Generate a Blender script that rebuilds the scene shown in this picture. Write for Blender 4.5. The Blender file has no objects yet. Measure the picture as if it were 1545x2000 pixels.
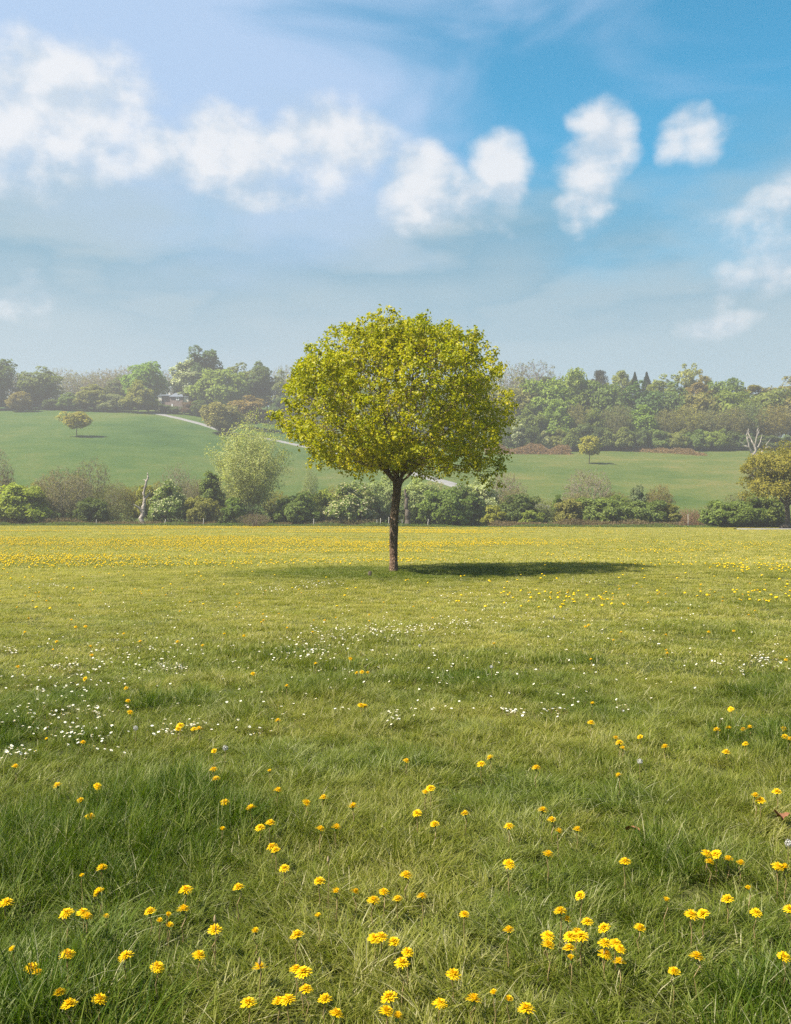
import bpy, math, random
import numpy as np
from mathutils import Vector, Matrix

S = bpy.context.scene
COL = S.collection
PI = math.pi
F = 1944.0                      # focal length in photo pixels (35 mm lens on a 36 mm tall frame)
CAMZ = 1.6
EXPO = 1.33

# ------------------------------------------------------------------ camera
cd = bpy.data.cameras.new('camera')
cd.sensor_fit = 'VERTICAL'; cd.sensor_height = 36.0; cd.sensor_width = 27.81; cd.lens = 35.0
cd.clip_start = 0.05; cd.clip_end = 5000
cam = bpy.data.objects.new('camera', cd); COL.objects.link(cam)
cam.location = (0, 0, CAMZ); cam.rotation_euler = (PI / 2, 0, 0)
S.camera = cam

# ------------------------------------------------------------------ sky and sun
SUNV = Vector((-3.35, -1.35, 4.25)).normalized()          # towards the sun
SUN_EL = math.asin(SUNV.z); SUN_AZ = math.atan2(SUNV.x, SUNV.y)
W = bpy.data.worlds.new('World'); S.world = W; W.use_nodes = True
wt = W.node_tree; wt.nodes.clear()


class G:
    """small helper to write node maths as expressions"""
    def __init__(s, tree): s.t = tree
    def link(s, a, b): s.t.links.new(a, b)
    def m(s, op, a, b=0.0, c=None, clamp=False):
        n = s.t.nodes.new('ShaderNodeMath'); n.operation = op; n.use_clamp = clamp
        for i, v in enumerate((a, b, c)):
            if v is None: continue
            if hasattr(v, 'links'): s.link(v, n.inputs[i])
            else: n.inputs[i].default_value = v
        return n.outputs[0]
    def add(s, a, b): return s.m('ADD', a, b)
    def sub(s, a, b): return s.m('SUBTRACT', a, b)
    def mul(s, a, b): return s.m('MULTIPLY', a, b)
    def step(s, x, lo, hi, o0=0.0, o1=1.0):
        n = s.t.nodes.new('ShaderNodeMapRange'); n.interpolation_type = 'SMOOTHSTEP'
        s.link(x, n.inputs[0]); n.inputs[1].default_value = lo; n.inputs[2].default_value = hi
        n.inputs[3].default_value = o0; n.inputs[4].default_value = o1
        return n.outputs[0]
    def vec(s, x, y, z=0.0):
        n = s.t.nodes.new('ShaderNodeCombineXYZ')
        for i, v in enumerate((x, y, z)):
            if hasattr(v, 'links'): s.link(v, n.inputs[i])
            else: n.inputs[i].default_value = v
        return n.outputs[0]
    def noise(s, v, scale, detail=4.0, rough=0.5, out=0, dist=0.0, dim='3D'):
        n = s.t.nodes.new('ShaderNodeTexNoise')
        if v is not None: s.link(v, n.inputs['Vector'])
        n.inputs['Scale'].default_value = scale; n.inputs['Detail'].default_value = detail
        n.inputs['Roughness'].default_value = rough; n.inputs['Distortion'].default_value = dist; n.noise_dimensions = dim
        return n.outputs[out]
    def mix(s, f, a, b, mode='MIX'):
        n = s.t.nodes.new('ShaderNodeMix'); n.data_type = 'RGBA'; n.blend_type = mode
        for i, v in ((0, f), (6, a), (7, b)):
            if hasattr(v, 'links'): s.link(v, n.inputs[i])
            elif i == 0: n.inputs[0].default_value = v
            else: n.inputs[i].default_value = (*v, 1.0)
        return n.outputs[2]


def px_dir(px, py):
    a = math.atan((px - 772.5) / F)
    return a, math.atan((1000 - py) / F * math.cos(a))


# cumulus heads of the photograph, as directions: (px, py, half width, half height, strength)
PUFFS = [(-90, 170, 190, 95, .95), (70, 165, 150, 85, 1.0), (205, 200, 95, 75, .95), (120, 235, 190, 70, .75),
         (405, 250, 110, 70, 1.0), (640, 250, 120, 66, 1.0), (510, 285, 200, 62, .8), (330, 280, 90, 55, .7),
         (805, 328, 78, 50, .95), (968, 325, 62, 56, 1.0), (890, 365, 120, 42, .75),
         (1165, 255, 66, 58, 1.0), (1125, 300, 50, 42, .85), (1150, 365, 52, 46, .75), (1120, 400, 46, 36, .6),
         (1365, 250, 80, 40, .66), (1330, 275, 60, 26, .55),
         (1420, 535, 52, 34, .5), (1480, 520, 70, 34, .5), (1400, 625, 90, 40, .5), (45, 575, 80, 40, .42),
         (1540, 420, 150, 70, .45), (520, 390, 170, 34, .34)]
grp = bpy.data.node_groups.new('cloud_density', 'ShaderNodeTree')
grp.interface.new_socket('A', in_out='INPUT', socket_type='NodeSocketFloat')
grp.interface.new_socket('E', in_out='INPUT', socket_type='NodeSocketFloat')
grp.interface.new_socket('D', in_out='OUTPUT', socket_type='NodeSocketFloat')
grp.interface.new_socket('L', in_out='OUTPUT', socket_type='NodeSocketFloat')
gi = grp.nodes.new('NodeGroupInput'); go = grp.nodes.new('NodeGroupOutput')
g = G(grp)
A, E = gi.outputs[0], gi.outputs[1]
# domain warp, billows
wv = g.vec(A, g.mul(E, 1.35))
wn = grp.nodes.new('ShaderNodeTexNoise'); wn.inputs['Scale'].default_value = 8.0; wn.inputs['Detail'].default_value = 2.0; wn.noise_dimensions = '2D'
g.link(wv, wn.inputs['Vector'])
sp = grp.nodes.new('ShaderNodeSeparateColor'); g.link(wn.outputs['Color'], sp.inputs[0])
A2 = g.add(A, g.mul(g.sub(sp.outputs[0], .5), .075)); E2 = g.add(E, g.mul(g.sub(sp.outputs[1], .5), .055))
field = None
for (px, py, rx, ry, st) in PUFFS:
    a0, e0 = px_dir(px, py)
    dx = g.mul(g.sub(A2, a0), F / rx)
    de = g.sub(E2, e0)
    ev = g.m('MAXIMUM', g.mul(de, F / ry), g.mul(de, -F / (ry * 1.7)))
    v = g.m('MULTIPLY_ADD', g.m('MULTIPLY_ADD', dx, dx, g.mul(ev, ev)), -.75, st)
    field = v if field is None else g.m('SMOOTH_MAX', field, v, .18)
# the same sort of cumulus carries on round the rest of the sky
rest = g.m('SUBTRACT', g.mul(g.noise(g.vec(g.add(A, 9.1), g.mul(E, 2.2)), 3.2, 1.0, dim='2D'), 3.2), 1.75)
inview = g.mul(g.step(g.m('ABSOLUTE', A), .46, .62, 1.0, 0.0), g.step(E, .50, .62, 1.0, 0.0))
rest = g.sub(rest, g.mul(inview, 4.0))
field = g.m('MAXIMUM', field, rest)
field = g.m('MAXIMUM', field, -1.2)
bil = g.noise(wv, 17.0, 6.0, .53, dim='2D')
field = g.add(field, g.mul(g.sub(bil, .5), 1.15))
g.link(field, go.inputs[0])
# light from the upper left: where the billow falls away towards the sun it is bright
bl = g.noise(g.vec(g.sub(A, .012), g.add(g.mul(E, 1.35), .026)), 17.0, 3.0, .5, dim='2D')
g.link(g.sub(bil, bl), go.inputs[1])

g = G(wt)
tc = wt.nodes.new('ShaderNodeTexCoord')
sx = wt.nodes.new('ShaderNodeSeparateXYZ'); g.link(tc.outputs['Generated'], sx.inputs[0])
AZ = g.m('ARCTAN2', sx.outputs[0], sx.outputs[1]); EL = g.m('ARCSINE', sx.outputs[2])
sky = wt.nodes.new('ShaderNodeTexSky'); sky.sky_type = 'NISHITA'; sky.sun_disc = False
sky.sun_elevation = SUN_EL; sky.sun_rotation = SUN_AZ
sky.altitude = 0; sky.air_density = 1.1; sky.dust_density = .6; sky.ozone_density = 5.0
hs = wt.nodes.new('ShaderNodeHueSaturation'); hs.inputs['Saturation'].default_value = 1.5; hs.inputs['Value'].default_value = .74
hs.inputs['Hue'].default_value = .472
g.link(sky.outputs[0], hs.inputs['Color'])
K = 0.09                                        # strength of the sky
def rad(r, gg, b): return tuple(v / K / 2 ** EXPO for v in (r, gg, b))   # a displayed radiance, in sky units
base = hs.outputs['Color']
# high thin veil
veil_n = g.noise(g.vec(AZ, g.mul(EL, 2.4)), 3.4, 4.0, .5, dist=.5, dim='2D')
left = g.step(AZ, -.40, .42, .42, -.14)
veil = g.mul(g.step(g.add(veil_n, left), .34, .80), .88)
c = g.mix(veil, base, rad(.46, .62, .88))
# low grey-blue stratus that thickens to the horizon
sn = g.noise(g.vec(g.add(AZ, 5.0), g.mul(EL, 2.6)), 4.2, 4.0, .52, dim='2D')
strat = g.step(g.add(EL, g.mul(g.sub(sn, .5), .20)), .375, .215)
sn2 = g.noise(g.vec(g.add(AZ, 2.35), g.mul(EL, 3.4)), 4.6, 4.0, .5, dim='2D')
lowr = g.step(g.add(EL, g.mul(g.sub(sn2, .5), .12)), .27, .15)
scol = g.mix(g.m('MAXIMUM', g.mul(g.step(sn2, .38, .62), .8), lowr), rad(.15, .375, .53), rad(.39, .53, .615))
c = g.mix(g.mul(strat, .95), c, scol)
# cumulus
cn = wt.nodes.new('ShaderNodeGroup'); cn.node_tree = grp
g.link(AZ, cn.inputs[0]); g.link(EL, cn.inputs[1])
D0 = cn.outputs[0]
lit = g.step(cn.outputs[1], -.24, .18)
alpha = g.mul(g.step(g.add(D0, g.mul(cn.outputs[1], .55)), -.22, .92), .93)
ccol = g.mix(lit, rad(.55, .66, .78), rad(.84, .86, .90))
c = g.mix(alpha, c, ccol)
bg = wt.nodes.new('ShaderNodeBackground'); bg.inputs[1].default_value = K
wo = wt.nodes.new('ShaderNodeOutputWorld')
g.link(c, bg.inputs[0]); g.link(bg.outputs[0], wo.inputs[0])
W.cycles.sampling_method = 'NONE'

sl = bpy.data.lights.new('sun', 'SUN'); sl.energy = 5.0; sl.angle = math.radians(.6); sl.color = (1.0, .93, .82)
so = bpy.data.objects.new('sun', sl); COL.objects.link(so)
so.rotation_euler = SUNV.to_track_quat('Z', 'Y').to_euler(); so.location = (-40, -20, 60)

# ------------------------------------------------------------------ exposure and render settings
vs = S.view_settings
vs.view_transform = 'Standard'; vs.look = 'None'; vs.gamma = 1.0; vs.use_curve_mapping = False; vs.exposure = EXPO
S.render.engine = 'CYCLES'
cy = S.cycles
cy.max_bounces = 4; cy.diffuse_bounces = 3; cy.glossy_bounces = 1; cy.transmission_bounces = 3; cy.volume_bounces = 0
cy.use_adaptive_sampling = True; cy.adaptive_threshold = .015
cy.transparent_max_bounces = 8; cy.use_denoising = False; cy.sample_clamp_indirect = 6.0

# ------------------------------------------------------------------ noise and terrain
def _hash(ix, iy, iz, seed):
    h = (ix.astype(np.int64) * 374761393 + iy.astype(np.int64) * 668265263 + iz.astype(np.int64) * 2147483647 + seed * 1274126177) & 0xffffffff
    h = ((h ^ (h >> 13)) * 1274126177) & 0xffffffff
    h = ((h ^ (h >> 16)) * 2246822519) & 0xffffffff
    return ((h ^ (h >> 15)) & 0xffffff) / float(0xffffff)


def vnoise(x, y, z=0.0, seed=0):
    x, y, z = np.broadcast_arrays(np.asarray(x, float), np.asarray(y, float), np.asarray(z, float))
    ix, iy, iz = np.floor(x), np.floor(y), np.floor(z)
    fx, fy, fz = x - ix, y - iy, z - iz
    fx, fy, fz = [f * f * (3 - 2 * f) for f in (fx, fy, fz)]
    r = 0
    for a in (0, 1):
        for b in (0, 1):
            for c_ in (0, 1):
                w = (fx if a else 1 - fx) * (fy if b else 1 - fy) * (fz if c_ else 1 - fz)
                r = r + w * _hash(ix + a, iy + b, iz + c_, seed)
    return r                                    # 0..1


def sst(x, lo, hi):
    t = np.clip((np.asarray(x, float) - lo) / (hi - lo), 0, 1); return t * t * (3 - 2 * t)


def ramp(t, soft):
    return np.where(t > 0, np.sqrt(np.maximum(t, 0) ** 2 + soft * soft) - soft, 0.0)


TREE_Y = 25.0
def tline(x): return 332 - 70 * sst(x, -70, 30)          # distance at which the woods begin


def H(x, y):
    x = np.asarray(x, float); y = np.asarray(y, float)
    fld = sst(y, 20, 60)
    z = .10 * (vnoise(x / 9, y / 9, seed=3) - .5) * (1 - .5 * fld) + .25 * (vnoise(x / 31, y / 31, seed=4) - .5) * sst(y, 30, 60)
    z = z + .16 * np.exp(-((y - 26.5) / 5.0) ** 2) * (.65 + .35 * np.tanh((x + 3) / 4)) - .18 * np.exp(-((y - 46) / 14) ** 2)
    z = z + fld * (-.10 - .16 * np.tanh(x / 35))
    gg = .192 - .038 * sst(x, -90, 0)
    yt = tline(x)
    hill = gg * ramp(y - 127, 20) - (gg - .118 + .03 * sst(x, -60, 30)) * ramp(y - yt - 6, 25) - .22 * ramp(y - yt - 110, 40)
    hill = hill + 2.2 * (vnoise(x / 70, y / 70, seed=9) - .5) * sst(y, 135, 200)
    return z + hill


def at(px, Y, z=None):
    """ground point at image column px and distance Y"""
    x = (px - 772.5) / F * Y
    return Vector((x, Y, float(H(x, Y)) if z is None else z))


_T = np.concatenate([np.arange(2.5, 140, .05), np.arange(140, 460, .2)])
def hit(px, py, dz=0.0):
    """first meeting of a sight line with the ground raised by dz"""
    x = (px - 772.5) / F * _T; z = CAMZ - (py - 1000) / F * _T
    d = z - H(x, _T) - dz
    k = np.where(d < 0)[0]
    Y = float(_T[k[0]]) if len(k) else 300.0
    x = (px - 772.5) / F * Y
    return Vector((x, Y, float(H(x, Y))))


def zat(py, Y): return CAMZ - (py - 1000) / F * Y


# ------------------------------------------------------------------ mesh helpers
def mesh_fast(name, V, Fc, attrs=None, smooth=False, mats=None, midx=None):
    V = np.asarray(V, np.float32).reshape(-1, 3); Fc = np.asarray(Fc, np.int32)
    k = Fc.shape[1]; n = len(Fc)
    me = bpy.data.meshes.new(name)
    me.vertices.add(len(V)); me.vertices.foreach_set('co', V.ravel())
    me.loops.add(n * k); me.loops.foreach_set('vertex_index', Fc.ravel())
    me.polygons.add(n); me.polygons.foreach_set('loop_start', np.arange(0, n * k, k, dtype=np.int32))
    me.polygons.foreach_set('use_smooth', np.full(n, smooth))
    for m_ in mats or []: me.materials.append(m_)
    if midx is not None: me.polygons.foreach_set('material_index', np.asarray(midx, np.int32))
    for an, av in (attrs or {}).items():
        av = np.asarray(av, np.float32)
        a_ = me.attributes.new(an, 'FLOAT_VECTOR' if av.ndim == 2 else 'FLOAT', 'POINT')
        a_.data.foreach_set('vector' if av.ndim == 2 else 'value', av.ravel())
    me.update(calc_edges=True); me.validate()
    return me


def obj(name, me, parent=None, mat=None, color=None):
    o = bpy.data.objects.new(name, me); COL.objects.link(o)
    if parent is not None: o.parent = parent
    if mat is not None and me is not None and not me.materials: me.materials.append(mat)
    if color is not None: o.color = (*color, 1.0)
    return o


def tag(o, label=None, cat=None, group=None, kind=None):
    for k_, v_ in (('label', label), ('category', cat), ('group', group), ('kind', kind)):
        if v_: o[k_] = v_
    return o


def empty(name, loc, rz=0.0):
    o = bpy.data.objects.new(name, None); COL.objects.link(o)
    o.location = loc; o.rotation_euler = (0, 0, rz); o.empty_display_size = .2
    return o


def nrm(v): return v / np.maximum(np.linalg.norm(v, axis=-1, keepdims=True), 1e-9)


def tubes(pos, par, rad, thr=.03, kthick=8, kthin=3):
    """vectorised branch surface: one tapered tube for each edge, rings meeting at the nodes"""
    pos = np.asarray(pos, float); par = np.asarray(par); rad = np.asarray(rad, float); n = len(pos)
    ch = np.arange(1, n); ch = ch[par[1:] >= 0]
    d = np.zeros((n, 3)); d[ch] = nrm(pos[ch] - pos[par[ch]])
    main = np.full(n, -1); best = np.zeros(n)
    for i in ch:
        p = par[i]
        if rad[i] > best[p]: best[p] = rad[i]; main[p] = i
    roots = np.where(par < 0)[0]
    for r in roots:
        if main[r] >= 0: d[r] = d[main[r]]
    tan = d.copy(); hm = main >= 0
    tan[hm] = nrm(d[hm] + d[main[hm]])
    out = []
    for thick in (True, False):
        e = ch[(rad[ch] > thr) == thick]
        if not len(e): continue
        k = kthick if thick else kthin
        p = par[e]; ism = main[p] == e
        r0 = np.where(ism, rad[p], np.minimum(rad[e] * 1.25, rad[p])); r1 = rad[e]
        t0 = np.where(ism[:, None], tan[p], d[e]); t1 = tan[e]
        ref = np.where(np.abs(d[e][:, 2:3]) < .9, np.array([[0, 0, 1.]]), np.array([[1., 0, 0]]))
        u = nrm(np.cross(d[e], ref))
        ang = np.arange(k) / k * 2 * PI
        V = np.zeros((len(e), 2, k, 3))
        for q, (t, r, c_) in enumerate(((t0, r0, pos[p]), (t1, r1, pos[e]))):
            uu = nrm(u - t * np.sum(u * t, 1, keepdims=True)); vv_ = np.cross(t, uu)
            V[:, q] = c_[:, None] + r[:, None, None] * (np.cos(ang)[None, :, None] * uu[:, None] + np.sin(ang)[None, :, None] * vv_[:, None])
        b = (np.arange(len(e)) * 2 * k)[:, None]
        i0 = np.arange(k)[None]; i1 = (np.arange(k) + 1)[None] % k
        Q = np.stack([b + i0, b + i1, b + k + i1, b + k + i0], -1).reshape(-1, 4)
        out.append((V.reshape(-1, 3), Q))
    Vs, Qs, o_ = [], [], 0
    for v_, q_ in out: Vs.append(v_); Qs.append(q_ + o_); o_ += len(v_)
    return np.concatenate(Vs), np.concatenate(Qs)


def grow(pos, par, targets, bf=.4):
    """balanced minimum spanning tree from a scaffold to all targets (natural branching)"""
    pos = [np.array(p, float) for p in pos]; par = list(par)
    path = []
    for i, p in enumerate(par): path.append(0.0 if p < 0 else path[p] + np.linalg.norm(pos[i] - pos[p]))
    T = np.asarray(targets, float); m_ = len(T)
    cost = np.full(m_, 1e9); bp = np.zeros(m_, int)
    for i, q in enumerate(pos):
        c_ = np.linalg.norm(T - q, axis=1) + bf * path[i]
        b = c_ < cost; cost[b] = c_[b]; bp[b] = i
    done = np.zeros(m_, bool)
    for _ in range(m_):
        j = int(np.argmin(np.where(done, 1e9, cost)))
        done[j] = True; k = len(pos); q = bp[j]
        pos.append(T[j]); par.append(int(q)); path.append(path[q] + np.linalg.norm(T[j] - pos[q]))
        c_ = np.linalg.norm(T - T[j], axis=1) + bf * path[k]
        b = (c_ < cost) & ~done; cost[b] = c_[b]; bp[b] = k
    return np.array(pos), np.array(par)


def pipe(par, rtip, p=2.4, rmax=None):
    n = len(par); acc = np.zeros(n); has = np.zeros(n, bool)
    for i in range(n - 1, -1, -1):
        if not has[i]: acc[i] += 1
        if par[i] >= 0: acc[par[i]] += acc[i]; has[par[i]] = True
    r = rtip * acc ** (1 / p)
    return np.minimum(r, rmax) if rmax else r


def curve_chain(p0, d0, p1, n, wob, rng):
    """bent limb from p0, leaving along d0 and ending at p1"""
    p0 = np.array(p0, float); p1 = np.array(p1, float); L = np.linalg.norm(p1 - p0)
    c_ = p0 + np.array(d0, float) * L * .45
    t = np.linspace(0, 1, n + 1)[1:, None]
    P = (1 - t) ** 2 * p0 + 2 * t * (1 - t) * c_ + t * t * p1
    return P + rng.normal(0, wob, P.shape) * np.minimum(1, t * 3)


def leaves(P, N, size, rng, aspect=.55, fold=.25, up=.35, jit=.35):
    """folded four-cornered leaves at P facing about N"""
    n = len(P)
    nn = nrm(N * 1.0 + rng.normal(0, jit * 2, (n, 3)) + np.array([0, 0, up]))
    a = nrm(np.cross(nn, rng.normal(0, 1, (n, 3)))); b = np.cross(nn, a)
    s = (size * rng.uniform(.65, 1.35, n))[:, None]
    base = P - a * s * .5; tip = P + a * s * .5
    l = P + b * s * aspect * .5 + nn * s * fold * aspect + a * s * .06; r = P - b * s * aspect * .5 + nn * s * fold * aspect + a * s * .06
    V = np.stack([base, l, tip, r], 1).reshape(-1, 3)
    q = (np.arange(n) * 4)[:, None]
    T = np.concatenate([q + [[0, 2, 1]], q + [[0, 3, 2]]], 1).reshape(-1, 3)
    tint = np.repeat(rng.uniform(0, 1, n), 4)
    return V, T, tint


# ------------------------------------------------------------------ materials
def newmat(name):
    m_ = bpy.data.materials.new(name); m_.use_nodes = True
    t = m_.node_tree; t.nodes.clear()
    o = t.nodes.new('ShaderNodeOutputMaterial')
    return m_, t, G(t), o


def attr(t, name, kind='GEOMETRY', out='Fac'):
    n = t.nodes.new('ShaderNodeAttribute'); n.attribute_type = kind; n.attribute_name = name
    return n.outputs[out]


def leaf_shader(g_, t, col, trans_col, out, trans=.4, rough=.55, spec=.3):
    p = t.nodes.new('ShaderNodeBsdfPrincipled'); p.inputs['Roughness'].default_value = rough
    p.inputs['Specular IOR Level'].default_value = spec
    tr = t.nodes.new('ShaderNodeBsdfTranslucent'); mx = t.nodes.new('ShaderNodeMixShader'); mx.inputs[0].default_value = trans
    g_.link(col, p.inputs['Base Color']); g_.link(trans_col, tr.inputs[0])
    g_.link(p.outputs[0], mx.inputs[1]); g_.link(tr.outputs[0], mx.inputs[2]); g_.link(mx.outputs[0], out.inputs[0])


def ramp_node(t, g_, fac, stops):
    n = t.nodes.new('ShaderNodeValToRGB'); e = n.color_ramp.elements
    while len(e) < len(stops): e.new(.5)
    for i, (p, c_) in enumerate(stops): e[i].position = p; e[i].color = (*c_, 1)
    g_.link(fac, n.inputs[0]); return n.outputs[0]


def mat_leafobj():
    """foliage whose hue is the object's own colour, varied leaf by leaf"""
    m_, t, g_, o = newmat('foliage')
    oi = t.nodes.new('ShaderNodeObjectInfo'); c0 = oi.outputs['Color']
    tn = attr(t, 'tint')
    tc_ = t.nodes.new('ShaderNodeTexCoord')
    n = g_.noise(tc_.outputs['Object'], .55, 3.0)
    k = g_.add(g_.mul(tn, .55), g_.mul(n, .75))
    c1 = g_.mix(1.0, c0, (1.0, 1.0, 1.0), 'MULTIPLY')
    br = t.nodes.new('ShaderNodeVectorMath'); br.operation = 'SCALE'; g_.link(c1, br.inputs[0])
    g_.link(g_.add(g_.mul(k, .95), .36), br.inputs[3])
    warm = g_.mix(g_.mul(tn, .45), g_.mix(1.0, br.outputs[0], (1.0, 1.08, .85), 'MULTIPLY'), g_.mix(1.0, br.outputs[0], (1.25, 1.12, .55), 'MULTIPLY'))
    tcol = g_.mix(1.0, warm, (1.25, 1.3, .7), 'MULTIPLY')
    leaf_shader(g_, t, warm, tcol, o, .44, .6, .22)
    return m_


def mat_plain(name, col, rough=.8, var=.25, scale=8.0, bump=0.0, bscale=30.0, spec=.2, col2=None):
    m_, t, g_, o = newmat(name)
    tc_ = t.nodes.new('ShaderNodeTexCoord')
    n = g_.noise(tc_.outputs['Object'], scale, 5.0, .6)
    lo = tuple(c_ * (1 - var) for c_ in col); hi = col2 or tuple(min(1, c_ * (1 + var)) for c_ in col)
    cc = g_.mix(g_.step(n, .3, .7), lo, hi)
    p = t.nodes.new('ShaderNodeBsdfPrincipled'); p.inputs['Roughness'].default_value = rough
    p.inputs['Specular IOR Level'].default_value = spec
    g_.link(cc, p.inputs['Base Color'])
    if bump:
        b = t.nodes.new('ShaderNodeBump'); b.inputs['Strength'].default_value = bump; b.inputs['Distance'].default_value = .02
        g_.link(g_.noise(tc_.outputs['Object'], bscale, 5.0, .6), b.inputs['Height']); g_.link(b.outputs[0], p.inputs['Normal'])
    g_.link(p.outputs[0], o.inputs[0])
    return m_


def mat_objcolor(name, rough=.85):
    m_, t, g_, o = newmat(name)
    oi = t.nodes.new('ShaderNodeObjectInfo'); tc_ = t.nodes.new('ShaderNodeTexCoord')
    n = g_.noise(tc_.outputs['Object'], 3.0, 4.0)
    br = t.nodes.new('ShaderNodeVectorMath'); br.operation = 'SCALE'; g_.link(oi.outputs['Color'], br.inputs[0])
    g_.link(g_.add(g_.mul(n, .8), .6), br.inputs[3])
    p = t.nodes.new('ShaderNodeBsdfPrincipled'); p.inputs['Roughness'].default_value = rough
    p.inputs['Specular IOR Level'].default_value = .15
    g_.link(br.outputs[0], p.inputs['Base Color']); g_.link(p.outputs[0], o.inputs[0])
    return m_


M = {}
M['foliage'] = mat_leafobj()
M['twig'] = mat_objcolor('twig')
M['bark_far'] = mat_plain('bark_far', (.085, .068, .05), .9, .3, 2.0)
M['dead_wood'] = mat_plain('dead_wood', (.27, .235, .195), .85, .3, 1.5, .5, 12)
M['stake'] = mat_plain('stake', (.46, .42, .36), .85, .2, 4)
M['gravel'] = mat_plain('gravel', (.185, .178, .168), .9, .15, 1.2)
M['slate'] = mat_plain('slate', (.13, .15, .18), .6, .2, 3.0, .4, 6)
M['render'] = mat_plain('pale_render', (.62, .57, .48), .85, .1, 1.2)
M['brick'] = mat_plain('dark_brick', (.20, .15, .13), .85, .2, 2.5)
M['white_paint'] = mat_plain('white_paint', (.8, .8, .78), .5, .04, 3)
M['glass'] = mat_plain('dark_glass', (.03, .035, .04), .1, .1, 3, spec=.5)


def mat_ground():
    m_, t, g_, o = newmat('meadow_ground')
    ge = t.nodes.new('ShaderNodeNewGeometry'); P = ge.outputs['Position']
    s = t.nodes.new('ShaderNodeSeparateXYZ'); g_.link(P, s.inputs[0])
    big = g_.noise(P, .018, 4.0, .55); mid = g_.noise(P, .14, 5.0, .6); fine = g_.noise(P, 1.6, 5.0, .65)
    k = g_.add(g_.mul(big, .5), g_.add(g_.mul(mid, .34), g_.mul(fine, .30)))
    near = ramp_node(t, g_, k, [(.30, (.035, .042, .012)), (.5, (.055, .064, .017)), (.62, (.080, .080, .026)), (.75, (.10, .09, .04))])
    hillc = ramp_node(t, g_, k, [(.40, (.020, .056, .006)), (.50, (.034, .074, .010)), (.58, (.050, .088, .014)), (.70, (.088, .106, .024))])
    # drier, yellower sward low down and to the east of the slope
    dry = g_.step(g_.add(s.outputs[0], g_.mul(g_.sub(s.outputs[1], 250.0), -.35)), -70.0, 70.0)
    hillc = g_.mix(g_.mul(dry, .65), hillc, g_.mix(1.0, hillc, (2.0, 1.28, 1.9), 'MULTIPLY'))
    c_ = g_.mix(g_.step(s.outputs[1], 112.0, 122.0), near, hillc)
    p = t.nodes.new('ShaderNodeBsdfPrincipled'); p.inputs['Roughness'].default_value = .9
    p.inputs['Specular IOR Level'].default_value = .1
    g_.link(c_, p.inputs['Base Color'])
    b = t.nodes.new('ShaderNodeBump'); b.inputs['Strength'].default_value = .9; b.inputs['Distance'].default_value = .45
    g_.link(g_.noise(P, .7, 6.0, .75), b.inputs['Height']); g_.link(b.outputs[0], p.inputs['Normal'])
    g_.link(p.outputs[0], o.inputs[0])
    return m_


M['ground'] = mat_ground()

# ------------------------------------------------------------------ the ground, one sheet
xs = np.concatenate([np.arange(-460, -72, 6.0), np.arange(-72, 72.1, 1.0), np.arange(78, 462, 6.0)])
ys = np.concatenate([np.arange(-40, -6, 4.0), np.arange(-6, 60, .7), np.arange(60, 140, 1.3), np.arange(140, 380, 2.5), np.arange(380, 620, 8.0)])
X, Y_ = np.meshgrid(xs, ys)
V = np.stack([X, Y_, H(X, Y_)], -1).reshape(-1, 3)
nx, ny = len(xs), len(ys)
i_ = (np.arange(ny - 1)[:, None] * nx + np.arange(nx - 1)[None]).reshape(-1)
ground = obj('ground', mesh_fast('ground', V, np.stack([i_, i_ + 1, i_ + 1 + nx, i_ + nx], 1), smooth=True), mat=M['ground'])
tag(ground, 'gently rolling green meadow rising to a wooded hillside', kind='structure')


def strip(name, pts, widths, mat, lift, label):
    """path draped on the ground"""
    P = np.array([(p.x, p.y) for p in pts]); cum = np.concatenate([[0], np.cumsum(np.linalg.norm(np.diff(P, axis=0), axis=1))])
    s = np.arange(0, cum[-1], 1.0)
    cx = np.interp(s, cum, P[:, 0]); cyy = np.interp(s, cum, P[:, 1]); w = np.interp(s, cum, widths)
    ker = np.ones(15) / 15
    cx = np.convolve(np.pad(cx, 7, 'edge'), ker, 'valid'); cyy = np.convolve(np.pad(cyy, 7, 'edge'), ker, 'valid')
    d = nrm(np.stack([np.gradient(cx), np.gradient(cyy)], 1)); nn = np.stack([-d[:, 1], d[:, 0]], 1)
    rows = []
    wn_ = w * (1 + .25 * (vnoise(s / 3.0, 0, seed=5) - .5))
    for f in (-.5, -.25, 0, .25, .5):
        x = cx + nn[:, 0] * wn_ * f; y = cyy + nn[:, 1] * wn_ * f
        rows.append(np.stack([x, y, H(x, y) + lift - (.10 if abs(f) == .5 else 0)], 1))
    V = np.stack(rows, 1).reshape(-1, 3); n = len(s)
    q = (np.arange(n - 1)[:, None] * 5 + np.arange(4)[None]).reshape(-1)
    o = obj(name, mesh_fast(name, V, np.stack([q, q + 1, q + 6, q + 5], 1), smooth=True), mat=mat)
    return tag(o, label, kind='structure')


strip('path', [hit(*p) for p in ((296, 806), (312, 809), (350, 817), (400, 830), (440, 843), (500, 853), (545, 861), (600, 873), (660, 888), (720, 904),
                                 (780, 918), (840, 934), (880, 945), (915, 956), (960, 968), (1010, 980), (1055, 988), (1090, 995), (1130, 1001))],
      [3.4] * 19, M['gravel'], .09, 'pale gravel path slanting down the hillside from the house')
strip('track', [at(1405, 100), at(1440, 101), at(1500, 101.5), at(1600, 102), at(1750, 103)], [.8, 1.4, 1.1, .9, .9], M['gravel'], .12,
      'pale gravel track along the field edge by the large oak')
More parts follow.
